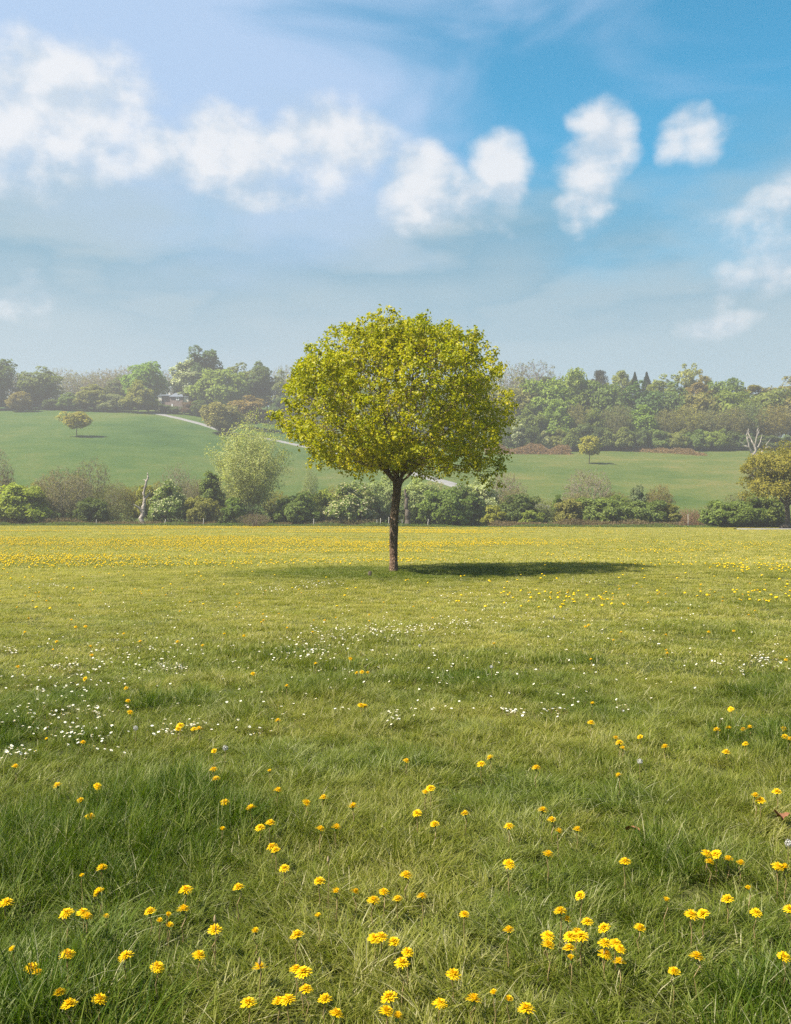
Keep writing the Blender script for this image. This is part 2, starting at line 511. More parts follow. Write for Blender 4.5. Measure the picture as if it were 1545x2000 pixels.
# ------------------------------------------------------------------ the lone tree
PXM = TREE_Y / F
def lone_tree():
    rng = np.random.default_rng(11)
    bx = (769 - 772.5) * PXM; root = Vector((bx, TREE_Y, float(H(bx, TREE_Y))))
    t = empty('lone_tree', root)
    tag(t, 'solitary round-crowned tree with bright yellow-green spring leaves standing in the open meadow', 'tree')
    gz = root.z
    def loc(px, py): return np.array([(px - 769) * PXM, 0, CAMZ - (py - 1000) * PXM - gz])
    # trunk: lofted with ridged bark
    ctr = [loc(*p) for p in ((769, 1129), (769, 1105), (768.5, 1075), (769, 1045), (770.5, 1010), (772.5, 985), (774.5, 965), (776, 948), (777, 935))]
    cz = np.array([c_[2] for c_ in ctr]); cx_ = np.array([c_[0] for c_ in ctr])
    zz = np.linspace(cz[0], cz[-1], 70); k = 40
    rr = np.interp(zz, [cz[0], cz[0] + .10, .35, 1.0, 1.7, 2.05, 2.3, cz[-1]], [.155, .119, .096, .099, .099, .104, .130, .152])
    th = np.arange(k) / k * 2 * PI
    TH, ZZ = np.meshgrid(th, zz)
    ridge = vnoise(np.cos(TH) * 4.2 + 9, np.sin(TH) * 4.2 + 9, ZZ * 3.0, 2) - .5
    ridge2 = vnoise(np.cos(TH) * 11, np.sin(TH) * 11, ZZ * 9, 5) - .5
    lump = vnoise(np.cos(TH) * 1.2 + 3, np.sin(TH) * 1.2, ZZ * 2.2, 8) - .5
    R_ = rr[:, None] * (1 + .12 * ridge + .09 * ridge2 + .22 * lump)
    fork = sst(ZZ, 2.05, 2.45)
    R_ *= 1 + .16 * fork * np.cos(TH * 5 + .6)
    V = np.stack([np.interp(ZZ, cz, cx_) + R_ * np.cos(TH), R_ * np.sin(TH) + .02 * np.sin(ZZ * 2), ZZ], -1).reshape(-1, 3)
    a_ = (np.arange(69)[:, None] * k + np.arange(k)[None]).reshape(-1); b_ = (np.arange(69)[:, None] * k + (np.arange(k)[None] + 1) % k).reshape(-1)
    trunk = obj('trunk', mesh_fast('trunk', V, np.stack([a_, b_, b_ + k, a_ + k], 1), smooth=True), t, M['bark'])
    # crown outline, one radius for each angle from the zenith, for the west and the east side
    C0 = loc(772, 790)
    La = [0, 10, 26, 43, 58, 74, 82, 92, 104, 113, 132, 150, 180]; Lr = [150, 157, 165, 194, 184, 198, 222, 228, 220, 200, 172, 140, 120]
    Ra = [0, 18, 34, 56, 75, 92, 105, 115, 125, 139, 157, 180]; Rr = [150, 156, 174, 203, 218, 226, 234, 252, 246, 188, 142, 120]
    def crownR(d):
        thh = np.degrees(np.arccos(np.clip(d[:, 2], -1, 1)))
        h = np.maximum(np.hypot(d[:, 0], d[:, 1]), 1e-6)
        w = .5 + .5 * d[:, 0] / h
        r = (1 - w) * np.interp(thh, La, Lr) + w * np.interp(thh, Ra, Rr)
        lob = vnoise(d[:, 0] * 3.1 + 5, d[:, 1] * 3.1 + 5, d[:, 2] * 3.1 + 5, 21) - .5
        lob2 = vnoise(d[:, 0] * 7.3 + 5, d[:, 1] * 7.3 + 5, d[:, 2] * 7.3 + 5, 22) - .5
        return r * PXM * (1 + .22 * lob + .20 * lob2)
    # scaffold of limbs
    f0 = loc(776, 948)
    pos = [loc(774, 985), f0]; par = [-1, 0]
    limbs = []
    nl = 24
    for i in range(nl):
        az = i * 2.39996 + rng.uniform(-.25, .25)
        el = math.radians([10, 24, 38, 54, 72, 16, 46, 32, 62, 12, 28, 82][i % 12] + rng.uniform(-5, 5))
        d = np.array([[math.cos(el) * math.cos(az), math.cos(el) * math.sin(az), math.sin(el)]])
        # aim at a point of the crown wall
        e = C0 + nrm(d * 1.0 + (f0 - C0) * .18)[0] * 0
        dirc = nrm(d)[0]
        tgt = C0 + dirc * crownR(dirc[None])[0] * rng.uniform(.66, .86) + np.array([0, 0, -.35 if el < .5 else -.1])
        d0 = nrm(np.array([dirc[0] * .8, dirc[1] * .8, .75 + .5 * dirc[2]]))
        st = f0 + np.array([rng.uniform(-.05, .05), rng.uniform(-.05, .05), rng.uniform(-.15, .10)])
        ch_ = curve_chain(st, d0, tgt, 14, .025, rng)
        pos.append(st); par.append(1); prev = len(pos) - 1
        for q in ch_: pos.append(q); par.append(prev); prev = len(pos) - 1
    # twig targets
    N = 5200
    d = nrm(rng.normal(0, 1, (N * 2, 3)))
    u = rng.uniform(0, 1, N * 2)
    fr = .36 + .66 * u ** .55
    P = C0 + d * (crownR(d) * fr)[:, None]
    hr = np.hypot(P[:, 0] - f0[0], P[:, 1])
    ok = (P[:, 2] > f0[2] + .05 + .0 * hr) | (hr > 1.2)
    clump = vnoise(P[:, 0] * 1.55, P[:, 1] * 1.55, P[:, 2] * 1.75, 33)
    ok &= (clump > .30 + .10 * rng.uniform(-1, 1, N * 2))
    P = P[ok][:N]
    pos, par = grow(pos, par, P, .42)
    rad_ = pipe(par, .0032, 2.25, .075)
    Vb, Qb = tubes(pos, par, rad_, .012, 8, 4)
    obj('branches', mesh_fast('branches', Vb, Qb, smooth=True), t, M['branch'])
    # leaves: tufts at the twig ends
    ns = 2 + nl * 15
    tips = np.arange(ns, len(pos))
    has = np.zeros(len(pos), bool); has[par[par >= 0]] = True
    tv = nrm(pos[tips] - pos[par[tips]])
    cen = vnoise(pos[tips, 0] * 1.55, pos[tips, 1] * 1.55, pos[tips, 2] * 1.75, 33)
    outer = np.linalg.norm(pos[tips] - C0, axis=1) / crownR(nrm(pos[tips] - C0))
    cnt = np.where(has[tips], 8, 19) * np.clip((cen - .27) * 4.2, .25, 1.5) * np.clip(outer * 1.6 - .45, .1, 1.1)
    hx = np.hypot(pos[tips, 0], pos[tips, 1]); cnt = cnt * (1 - .85 * (1 - sst(pos[tips, 2] - f0[2] - .28 * hx, .10, .55)) * (1 - sst(hx, 1.2, 2.1)))
    cnt = rng.poisson(cnt)
    idx = np.repeat(np.arange(len(tips)), cnt); n = len(idx)
    off = rng.normal(0, 1, (n, 3)); off = nrm(off) * (rng.uniform(0, 1, n) ** .6 * .135)[:, None]
    LP = pos[tips][idx] + tv[idx] * rng.uniform(-.04, .10, n)[:, None] + off
    V, T, tint = leaves(LP, nrm(off) * .9 + tv[idx] * .4, .086, rng, .64, .22, .45, .35)
    # a few sprigs low on the trunk top
    cl = np.repeat(vnoise(LP[:, 0] * 1.1, LP[:, 1] * 1.1, LP[:, 2] * 1.1, 44), 4)
    cr = obj('crown', mesh_fast('crown', V, T, {'tint': tint, 'clump': cl}), t, M['oak_leaf'])
    cr['kind'] = 'stuff'
    print('lone tree leaves', n, 'nodes', len(pos))


def mat_bark():
    m_, t, g_, o = newmat('bark')
    tc_ = t.nodes.new('ShaderNodeTexCoord'); P = tc_.outputs['Object']
    mp = t.nodes.new('ShaderNodeMapping'); mp.inputs['Scale'].default_value = (1, 1, .38); g_.link(P, mp.inputs[0])
    n = g_.noise(mp.outputs[0], 34, 6.0, .65); n2 = g_.noise(P, 3.0, 4.0, .6)
    vo = t.nodes.new('ShaderNodeTexVoronoi'); vo.feature = 'DISTANCE_TO_EDGE'; vo.inputs['Scale'].default_value = 26
    g_.link(mp.outputs[0], vo.inputs['Vector'])
    crk = g_.step(vo.outputs['Distance'], .0, .22)
    s = t.nodes.new('ShaderNodeSeparateXYZ'); g_.link(P, s.inputs[0])
    c_ = ramp_node(t, g_, g_.add(g_.mul(n, .6), g_.mul(n2, .4)), [(.3, (.09, .062, .04)), (.5, (.19, .137, .09)), (.7, (.32, .245, .175))])
    c_ = g_.mix(g_.mul(g_.step(s.outputs[2], 1.3, .2), .55), c_, g_.mix(1.0, c_, (1.5, 1.3, 1.3), 'MULTIPLY'))   # bark colour grows paler towards the foot
    c_ = g_.mix(g_.sub(1.0, crk), c_, g_.mix(1.0, c_, (.45, .42, .4), 'MULTIPLY'))
    p = t.nodes.new('ShaderNodeBsdfPrincipled'); p.inputs['Roughness'].default_value = .9; p.inputs['Specular IOR Level'].default_value = .15
    g_.link(c_, p.inputs['Base Color'])
    b = t.nodes.new('ShaderNodeBump'); b.inputs['Strength'].default_value = .9; b.inputs['Distance'].default_value = .025
    g_.link(g_.add(n, crk), b.inputs['Height']); g_.link(b.outputs[0], p.inputs['Normal']); g_.link(p.outputs[0], o.inputs[0])
    return m_


def mat_oakleaf():
    m_, t, g_, o = newmat('spring_leaf')
    k = g_.add(g_.mul(attr(t, 'tint'), .55), g_.mul(attr(t, 'clump'), .5))
    c_ = ramp_node(t, g_, k, [(.12, (.165, .195, .005)), (.45, (.295, .305, .005)), (.75, (.43, .39, .009)), (.95, (.48, .40, .03))])
    tcol = g_.mix(1.0, c_, (1.35, 1.4, .5), 'MULTIPLY')
    leaf_shader(g_, t, c_, tcol, o, .42, .5, .25)
    return m_


M['bark'] = mat_bark(); M['oak_leaf'] = mat_oakleaf()
M['branch'] = mat_plain('branch_bark', (.15, .112, .075), .85, .35, 6.0, .4, 40)
lone_tree()

# ------------------------------------------------------------------ models of the background trees and shrubs
# each model: nominal (width, height), a list of (part name, mesh, uses object colour)
PROTO = {}


def leafmesh(name, P, N, size, rng, aspect=.7, up=.35, jit=.3, fold=.2):
    V, T, ti = leaves(P, N, size, rng, aspect, fold, up, jit)
    me = mesh_fast(name, V, T, {'tint': ti}); me.materials.append(M['foliage']); return me


def barkmesh(name, pos, par, rad_, thr, mat, kt=6):
    V, Q = tubes(pos, par, rad_, thr, kt, 3)
    me = mesh_fast(name, V, Q, smooth=True); me.materials.append(mat); return me


def lobed(key, seed, w, h, clear, nlobe, nleaf, leaf, lobe=.27, top=1.0, low=.8, ex=2.0, trunk=.30, blossom=0.0, skirt=False, flat=1.0, multi=1, jag=.22):
    """leafy tree or shrub: foliage in lobes spread over the crown, limbs reaching each lobe"""
    rng = np.random.default_rng(seed)
    zc = clear + (h - clear) * (.42 if not skirt else .30); up_ = h - zc; dn_ = (zc - clear)
    C = []
    while len(C) < nlobe:
        d = nrm(rng.normal(0, 1, 3)); 
        if skirt and d[2] < -.35: continue
        f = rng.uniform(.45, 1.0) ** .6
        rx = w / 2 * (1 - lobe * .9); rz = (up_ if d[2] > 0 else dn_) * (1 - lobe * .5)
        wob = 1 + jag * rng.uniform(-1, .6)
        s_ = (abs(d[0]) ** ex + abs(d[1]) ** ex + abs(d[2]) ** ex) ** (-1 / ex)
        p = np.array([d[0] * rx, d[1] * rx, d[2] * rz]) * f * s_ * wob + [0, 0, zc]
        if d[2] > 0: p[:2] *= 1 - (1 - top) * (d[2] ** 1.5)
        else: p[:2] *= 1 - (1 - low) * (-d[2])
        if C and min(np.linalg.norm(p - c_) for c_ in C) < lobe * w * .22: 
            if rng.uniform() < .8: continue
        C.append(p)
    C = np.array(C)
    R_ = lobe * w * rng.uniform(.65, 1.15, nlobe) * .62
    wgt = R_ ** 2; idx = rng.choice(nlobe, nleaf, p=wgt / wgt.sum())
    d = nrm(rng.normal(0, 1, (nleaf, 3)) + np.array([0, 0, .38]))
    lump = .72 + .5 * vnoise(d[:, 0] * 2.2 + idx * 3.1, d[:, 1] * 2.2, d[:, 2] * 2.2, seed)
    rr = (rng.uniform(.25, 1, nleaf) ** .4) * lump
    P = C[idx] + d * (R_[idx] * rr)[:, None] * np.array([1, 1, .8 * flat])
    P[:, 2] = np.maximum(P[:, 2], .05 + rng.uniform(0, .3, nleaf) * leaf)
    out = nrm(P - np.array([0, 0, zc * .8]))
    parts = []
    # limbs
    pos = [np.array([0, 0, -.3])]; par = [-1]
    th_ = clear + (h - clear) * .30
    if multi == 1:
        for q in np.linspace(.15, 1, 6):
            pos.append(np.array([rng.normal(0, .012 * h) * q, rng.normal(0, .012 * h) * q, th_ * q])); par.append(len(pos) - 2)
    else:
        for s_ in range(multi):
            a = rng.uniform(0, 2 * PI); pr = 0
            for q in np.linspace(.2, 1, 5):
                pos.append(np.array([math.cos(a) * .12 * w * q, math.sin(a) * .12 * w * q, th_ * q])); par.append(pr); pr = len(pos) - 1
    extra = C[rng.integers(0, nlobe, nlobe * 2)] + rng.normal(0, 1, (nlobe * 2, 3)) * lobe * w * .22
    extra[:, 2] = np.maximum(extra[:, 2], clear + .1)
    pos, par = grow(pos, par, np.concatenate([C, extra]), .35)
    r = pipe(par, .010 * h / 10 + .006, 2.1, trunk); 
    parts.append(('trunk', barkmesh(key + '_trunk', pos, par, r, .04 * h / 10, M['bark_far']), False))
    if blossom:
        b = (rng.uniform(0, 1, nleaf) < blossom * np.clip(.3 + 1.5 * (out[:, 2]) + vnoise(P[:, 0] / w * 5, P[:, 1] / w * 5, P[:, 2] / h * 5, 4), 0, 1.4))
        parts.append(('crown', leafmesh(key + '_crown', P[~b], out[~b], leaf, rng), True))
        parts.append(('blossom', leafmesh(key + '_blossom', P[b] + out[b] * leaf * .35, out[b], leaf * .8, rng), 'blossom'))
    else:
        parts.append(('crown', leafmesh(key + '_crown', P, out, leaf, rng), True))
    PROTO[key] = (w, h, parts)


def twiggy(key, seed, w, h, n, clear=.12, leaf=.0, nleaf=0, stems=1, rt=.015, trunk=.18, vase=.5, fan=1.0, top=.9):
    """tree in bud: a haze of fine twigs with a scatter of small opening leaves"""
    rng = np.random.default_rng(seed)
    d = nrm(rng.normal(0, 1, (n * 2, 3))); f = rng.uniform(.1, 1, n * 2) ** .42
    z0 = h * clear; zc = z0 + (h - z0) * .5
    P = np.stack([d[:, 0] * w / 2, d[:, 1] * w / 2, d[:, 2] * (h - z0) / 2], 1) * f[:, None] * (1 + .25 * (vnoise(d[:, 0] * 2.4 + 7, d[:, 1] * 2.4, d[:, 2] * 2.4, seed) - .5))[:, None] + [0, 0, zc]
    t_ = np.clip((P[:, 2] - z0) / (h - z0), 0, 1)
    P[:, :2] *= (vase + (1 - vase) * np.clip(t_ * 2.0, 0, 1))[:, None]
    P = P[:n]
    pos = [np.array([0, 0, -.3])]; par = [-1]
    for s_ in range(stems):
        a = rng.uniform(0, 2 * PI); le = rng.uniform(.05, .30) * w * (stems > 1)
        pr = 0
        for q in np.linspace(.06, .72, 10):
            pos.append(np.array([math.cos(a) * le * q ** 1.3 + rng.normal(0, .008 * h), math.sin(a) * le * q ** 1.3 + rng.normal(0, .008 * h), h * q])); par.append(pr); pr = len(pos) - 1
    pos, par = grow(pos, par, P, .30)
    r = pipe(par, rt, 2.7, trunk)
    tips = np.arange(len(pos) - n, len(pos))
    # extra spray of twiglets at every tip
    k = 3; tv = nrm(pos[tips] - pos[par[tips]])
    base = np.repeat(pos[tips], k, 0); dv = nrm(np.repeat(tv, k, 0) * 1.1 + rng.normal(0, .6, (n * k, 3)) + [0, 0, .35 * fan])
    end = base + dv * (rng.uniform(.35, 1.0, n * k) * h * .055)[:, None]
    pos2 = np.concatenate([pos, end]); par2 = np.concatenate([par, np.repeat(tips, k)]); r2 = np.concatenate([r, np.full(n * k, rt * .6)])
    V, Q = tubes(pos2, par2, r2, .035, 6, 3)
    me = mesh_fast(key + '_twigs', V, Q, smooth=True); me.materials.append(M['twig'])
    parts = [('trunk', me, 'twig')]
    if nleaf:
        j = rng.integers(0, n * k, nleaf)
        LPx = base[j] + (end[j] - base[j]) * rng.uniform(0, 1.1, nleaf)[:, None] + rng.normal(0, leaf * .6, (nleaf, 3))
        parts.append(('crown', leafmesh(key + '_buds', LPx, dv[j], leaf, rng), True))
    PROTO[key] = (w, h, parts)


lobed('oak_a', 1, 14, 14, 2.4, 57, 7474, 0.75, trunk=.42)
lobed('oak_b', 2, 13, 13.5, 1.6, 65, 7800, 0.72, lobe=.25, trunk=.42, top=1.0, ex=2.4)
lobed('oak_c', 3, 15, 13, 1.6, 67, 8049, 0.75, lobe=.24, trunk=.42, top=.95, ex=2.6)
lobed('round_a', 4, 11, 11, 1.0, 75, 7474, 0.54, lobe=.2, trunk=.3, low=.9)
lobed('round_b', 5, 11, 12, .8, 62, 6899, 0.60, lobe=.23, trunk=.3, skirt=True)
lobed('tall_a', 6, 9, 18, 3.4, 55, 6439, 0.69, lobe=.30, trunk=.34, top=.7, jag=.4)
lobed('tiered', 7, 15, 22, 6.0, 50, 5979, 0.83, lobe=.22, trunk=.45, top=.55, jag=.45)
lobed('open_a', 8, 10, 13, 3.0, 42, 2645, 0.60, lobe=.22, trunk=.2, jag=.4)
lobed('shrub_a', 9, 6.5, 4.6, .1, 75, 8625, 0.29, lobe=.19, trunk=.08, skirt=True, multi=4)
lobed('shrub_b', 10, 7.5, 4.4, .1, 87, 9430, 0.30, lobe=.17, trunk=.08, skirt=True, multi=5, ex=2.6)
lobed('shrub_c', 11, 5.2, 4.6, .1, 57, 7474, 0.27, lobe=.2, trunk=.08, skirt=True, multi=4, top=.85)
lobed('shrub_d', 12, 6.2, 4.2, .1, 65, 7129, 0.29, lobe=.2, trunk=.08, skirt=True, multi=4, jag=.4)
lobed('blossom_shrub', 13, 6.2, 5.0, .1, 70, 8625, 0.29, lobe=.19, trunk=.08, skirt=True, multi=4, blossom=.26)
lobed('blossom_tree', 14, 9, 12, 1.2, 60, 6899, 0.60, lobe=.22, trunk=.28, blossom=.36)
lobed('pale_tree', 15, 7.0, 6.5, .5, 65, 6439, 0.29, lobe=.19, trunk=.12, multi=3, jag=.35)
lobed('umbrella', 16, 8.4, 7.2, 2.3, 50, 4140, 0.42, lobe=.2, trunk=.17, low=.5, ex=2.4)
lobed('young_oak', 17, 7.4, 8.4, 2.2, 55, 3449, 0.45, lobe=.2, trunk=.16)
lobed('column_shrub', 18, 4.2, 6.4, .2, 57, 6439, 0.29, lobe=.26, trunk=.09, skirt=True, multi=3, top=.6)
twiggy('bare_a', 21, 9, 11, 900, nleaf=2600, leaf=.19)
twiggy('bare_b', 22, 8, 9, 800, stems=4, nleaf=5200, leaf=.17, vase=.3)
twiggy('bare_c', 23, 11, 10, 1000, nleaf=2400, leaf=.24, vase=.6, rt=.02, trunk=.3)
twiggy('bud_tree', 24, 8, 9, 800, stems=3, nleaf=9000, leaf=.2, vase=.4)
twiggy('bare_wide', 25, 13, 9, 1100, stems=2, nleaf=3600, leaf=.24, vase=.5, rt=.022)
twiggy('brush', 26, 4.2, 1.8, 900, stems=9, nleaf=1500, leaf=.10, vase=.9, clear=.02, rt=.007, trunk=.03)


def conifer(key, seed, w, h):
    rng = np.random.default_rng(seed); n = 4200
    t_ = rng.uniform(0, 1, n) ** .75; tier = np.floor(t_ * 13) / 13
    z = h * (1 - .55 * t_) * .97; R_ = w / 2 * t_ * (.72 + .5 * ((t_ - tier) * 13) ** .7) * rng.uniform(.25, 1.05, n) ** .5
    a = rng.uniform(0, 2 * PI, n); R_ *= .8 + .4 * vnoise(np.cos(a) * 2 + 5, np.sin(a) * 2 + 5, z * .7, seed)
    P = np.stack([np.cos(a) * R_, np.sin(a) * R_, z - R_ * .12], 1)
    pos = [np.array([0, 0, q * h * .97 - .2]) for q in np.linspace(0, 1, 8)]; par = [-1, 0, 1, 2, 3, 4, 5, 6]
    r = np.linspace(.28, .03, 8)
    V, Q = tubes(pos, par, r, .01, 7, 3); tm = mesh_fast(key + '_trunk', V, Q, smooth=True); tm.materials.append(M['bark_far'])
    PROTO[key] = (w, h, [('trunk', tm, False), ('crown', leafmesh(key + '_crown', P, nrm(P - [0, 0, h * .4]), .45, rng, .4), True)])


conifer('conifer', 31, 7, 13)


def willow(key, seed, w, h):
    """crack willow: a sheaf of long arching wands thick with small narrow leaves"""
    rng = np.random.default_rng(seed)
    pos = [np.array([0, 0, -.3]), np.array([0, 0, .5])]; par = [-1, 0]; wand = []
    for i in range(58):
        a = i * 2.39996; f = math.sqrt((i + .5) / 58); le = f * w / 2
        top_ = h * (1.02 - .36 * f ** 2.2) * rng.uniform(.80, 1.0); pr = 1
        b = np.array([math.cos(a) * .25 * f, math.sin(a) * .25 * f, .3])
        pos.append(b); par.append(1); pr = len(pos) - 1
        d0 = nrm(np.array([math.cos(a) * f * .50, math.sin(a) * f * .50, 1.0]))
        for q in curve_chain(b, d0, np.array([math.cos(a) * le, math.sin(a) * le, top_]), 16, .05, rng):
            pos.append(q); par.append(pr); pr = len(pos) - 1
            if q[2] > h * .16: wand.append(q)
    wand = np.array(wand)
    T_ = wand[rng.integers(0, len(wand), 1100)]; T_ = T_ + rng.normal(0, .38, T_.shape) + [0, 0, .3]
    T_[:, :2] *= 1.03
    pos, par = grow(pos, par, T_, .25); r = pipe(par, .007, 2.5, .16)
    V, Q = tubes(pos, par, r, .03, 6, 3); tm = mesh_fast(key + '_wood', V, Q, smooth=True); tm.materials.append(M['twig'])
    tips = np.arange(len(pos) - 1100, len(pos)); n = 26000
    j = rng.choice(tips, n); LPx = pos[j] + rng.normal(0, .28, (n, 3)) * [1, 1, 1.3] - [0, 0, .1]
    keep = LPx[:, 2] > h * (.17 + .10 * rng.uniform(0, 1, n)); LPx = LPx[keep]
    out = nrm(LPx - [0, 0, h * .45])
    V, T, ti = leaves(LPx, out, .27, rng, .36, .1, .1, .5)
    me = mesh_fast(key + '_crown', V, T, {'tint': ti}); me.materials.append(M['foliage'])
    PROTO[key] = (w, h, [('trunk', tm, 'twig'), ('crown', me, True)])


willow('willow', 41, 9.0, 12.6)

BLOSSOM = (.44, .44, .34)
lobed('open_tall', 51, 10, 22, 12.5, 40, 2300, .62, lobe=.2, trunk=.24, jag=.4)
lobed('round_tall', 52, 11, 21, 9.5, 70, 6500, .56, lobe=.2, trunk=.3, low=.9, ex=2.3)
TWIG = (.17, .135, .105)
used = set()


def plant(key, name, px, top, wpx, Y, color, label, cat='tree', group=None, twig=TWIG, blossom=BLOSSOM, rz=None, base=None, sink=.08):
    """stand a tree or shrub on the ground so wide and so tall as it is in life"""
    w, h, parts = PROTO[key]
    if base is not None: p = hit(px, base)
    else: p = at(px, Y)
    Y = p.y
    hh = zat(top, Y) - p.z; ww = wpx * Y / F * (1.22 if Y > 250 else 1.10)
    if Y > 250 and key[:4] not in ('open', 'coni', 'tall', 'tier', 'roun'): ww = max(ww, .68 * hh * w / h)
    rng = random.Random(hash((round(px), round(top), len(key))) & 0xffff)
    o = empty(name, (p.x, p.y, p.z - sink), rng.uniform(0, 6.28) if rz is None else rz)
    o.scale = (ww / w, ww / w, hh / h)
    tag(o, label, cat, group)
    for pn, me, how in parts:
        c_ = obj(pn, me, o)
        col = color if how is True else (blossom if how == 'blossom' else twig)
        if how is True: col = tuple(v * rng.uniform(.92, 1.08) for v in col)
        c_.color = (*col, 1)
        if pn in ('crown', 'blossom'): c_['kind'] = 'stuff'
    return o
# ------------------------------------------------------------------ colours of foliage
LIME = (.245, .275, .045); BRIGHT = (.185, .245, .048); MID = (.150, .185, .050); DARK = (.098, .130, .038)
OLIVE = (.205, .200, .060); YOLIVE = (.240, .215, .046); COPPER = (.25, .190, .075); PALE = (.320, .335, .185)
GREY = (.165, .195, .115); SAGE = (.370, .375, .165); BUD = (.215, .200, .105); BLUEG = (.030, .050, .035)

# ------------------------------------------------------------------ the hedge along the far edge of the field
HG = 'shrubs of the hedge along the field edge'
def hedge(key, px, top, wpx, Y, color, label, name='hedge_shrub', cat='shrub', group=HG, **k):
    return plant(key, name, px, top, wpx, Y, color, label, cat, group, **k)

hedge('bare_c', -12, 872, 70, 121, BUD, 'tall grey-brown bare tree rising behind the bright yellow-green bush', 'bare_tree', 'tree', None, twig=(.15, .12, .10))
hedge('shrub_a', 42, 944, 122, 117, LIME, 'broad bright yellow-green bush beside grey twiggy stems')
hedge('bare_b', 124, 910, 104, 119, BUD, 'pale brown many-stemmed twiggy shrub between the bright and the dark bush', twig=(.19, .17, .125))
hedge('bare_a', 178, 892, 74, 124, OLIVE, 'slender olive twiggy tree behind the dark green bush', 'budding_tree', 'tree', None, twig=(.15, .13, .10))
hedge('shrub_d', 182, 972, 78, 117, DARK, 'dark green bush at the foot of the twiggy shrub')
hedge('bare_b', 228, 935, 46, 121, OLIVE, 'thin sapling thicket in the gap before the dead trunk', 'sapling', 'sapling', None, twig=(.2, .17, .13))
hedge('bud_tree', 250, 950, 44, 123, YOLIVE, 'thin yellow-green sapling just before the dead trunk', 'sapling', 'sapling', None)
hedge('shrub_c', 288, 944, 54, 121, YOLIVE, 'yellowish bush growing right behind the dead trunk')
hedge('blossom_shrub', 328, 938, 86, 118, MID, 'rounded green bush sprinkled with cream blossom next to the dead trunk')
hedge('bare_a', 345, 903, 60, 127, BUD, 'faint bare sapling above the cream-blossomed bush', 'bare_tree', 'tree', None, twig=(.24, .2, .15))
hedge('bare_b', 382, 928, 48, 122, BUD, 'grey twiggy shrub between blossomed bush and willow', twig=(.23, .19, .15))
hedge('column_shrub', 411, 908, 58, 121, MID, 'upright dark green shrub on the side of the willow')
hedge('shrub_d', 396, 970, 72, 117, OLIVE, 'low olive bush under the upright shrub by the willow')
hedge('willow', 489, 816, 142, 119, SAGE, 'large pale sage-green willow with sheaf of upright wands', 'willow_tree', 'tree', None, twig=(.23, .20, .13))
hedge('shrub_c', 459, 968, 50, 117, MID, 'small dark bush tucked under the willow')
hedge('brush', 497, 1001, 64, 110.5, (.12, .115, .05), 'brown brushwood mound in front of the willow', 'brushwood_mound', 'brushwood', None, twig=(.17, .115, .085))
hedge('shrub_c', 548, 985, 46, 121, BRIGHT, 'light green low bush behind the willow foot')
hedge('shrub_a', 580, 960, 92, 117, MID, 'rounded mid-green bush between willow and blossoming bush')
hedge('bud_tree', 606, 913, 30, 128, PALE, 'slender pale sapling against the green hillside', 'sapling', 'sapling', None, twig=(.25, .22, .17))
hedge('shrub_d', 632, 956, 70, 122, LIME, 'pale lime bush behind the two rounded bushes')
hedge('blossom_shrub', 688, 944, 112, 118, MID, 'broad green bush with pinkish-white blossom near the lone tree', blossom=(.44, .40, .32))
hedge('column_shrub', 690, 928, 40, 122, PALE, 'pale upright shoots behind the pink-blossomed bush')
hedge('pale_tree', 748, 924, 78, 120, PALE, 'silvery pale-leaved tree behind the lone tree trunk', 'pale_tree', 'tree', None)
hedge('pale_tree', 816, 928, 84, 119.5, PALE, 'cream-green pale tree leaning over the dark stems', 'pale_tree', 'tree', None)
hedge('shrub_b', 795, 992, 72, 121, DARK, 'dark bush in shade below the pale trees')
hedge('shrub_b', 866, 946, 118, 119, MID, 'wide olive-green bush beside the pale trees', )
hedge('round_b', 912, 950, 76, 120.5, DARK, 'dark green bush below the path')
hedge('shrub_c', 892, 995, 52, 116.5, BRIGHT, 'low light green bush in front of the wide olive bush')
hedge('shrub_c', 966, 984, 50, 116.5, LIME, 'small lime-green bush in front of the white-blossomed tree')
hedge('blossom_shrub', 944, 932, 72, 124, PALE, 'white-blossomed tree below the end of the lone tree crown', 'blossoming_tree', 'tree', None, blossom=(.46, .47, .36))
hedge('bare_wide', 984, 922, 84, 129, BUD, 'bare brown tree behind the white-blossomed tree', 'bare_tree', 'tree', None, twig=(.24, .185, .15))
hedge('shrub_a', 1012, 964, 92, 118.5, DARK, 'rounded dark green bush beside the bracken')
hedge('shrub_d', 1036, 996, 56, 116, BRIGHT, 'little bright bush in front of the rounded dark bush')
hedge('column_shrub', 1090, 958, 32, 123, MID, 'small upright green shrub near the path end')
hedge('bare_wide', 1150, 915, 96, 129, BUD, 'spreading bare brown tree above the long hedge', 'bare_tree', 'tree', None, twig=(.25, .20, .165))
hedge('shrub_d', 1112, 974, 78, 118, OLIVE, 'brownish olive bush at the near end of the long hedge')
hedge('shrub_b', 1172, 966, 118, 118.5, MID, 'broad green bush in the middle of the long hedge')
hedge('shrub_b', 1256, 972, 112, 118, MID, 'broad green bush under the conical tree')
hedge('young_oak', 1246, 942, 42, 123, GREY, 'small conical grey-green tree rising out of the hedge', 'conical_tree', 'tree', None)
hedge('bud_tree', 1290, 946, 50, 122, COPPER, 'brownish-yellow small tree at the end of the long hedge', 'copper_sapling', 'tree', None)
hedge('column_shrub', 1309, 978, 46, 117, OLIVE, 'ivy-covered stump shrub at the end of the long hedge')
hedge('shrub_b', 1428, 972, 120, 113, MID, 'broad rounded bush on the path side of the large oak')
hedge('shrub_a', 1492, 962, 100, 114, MID, 'taller green bush behind the large oak trunk')
hedge('shrub_d', 1395, 990, 60, 114, GREY, 'low grey-green bush at the gap in the hedge')
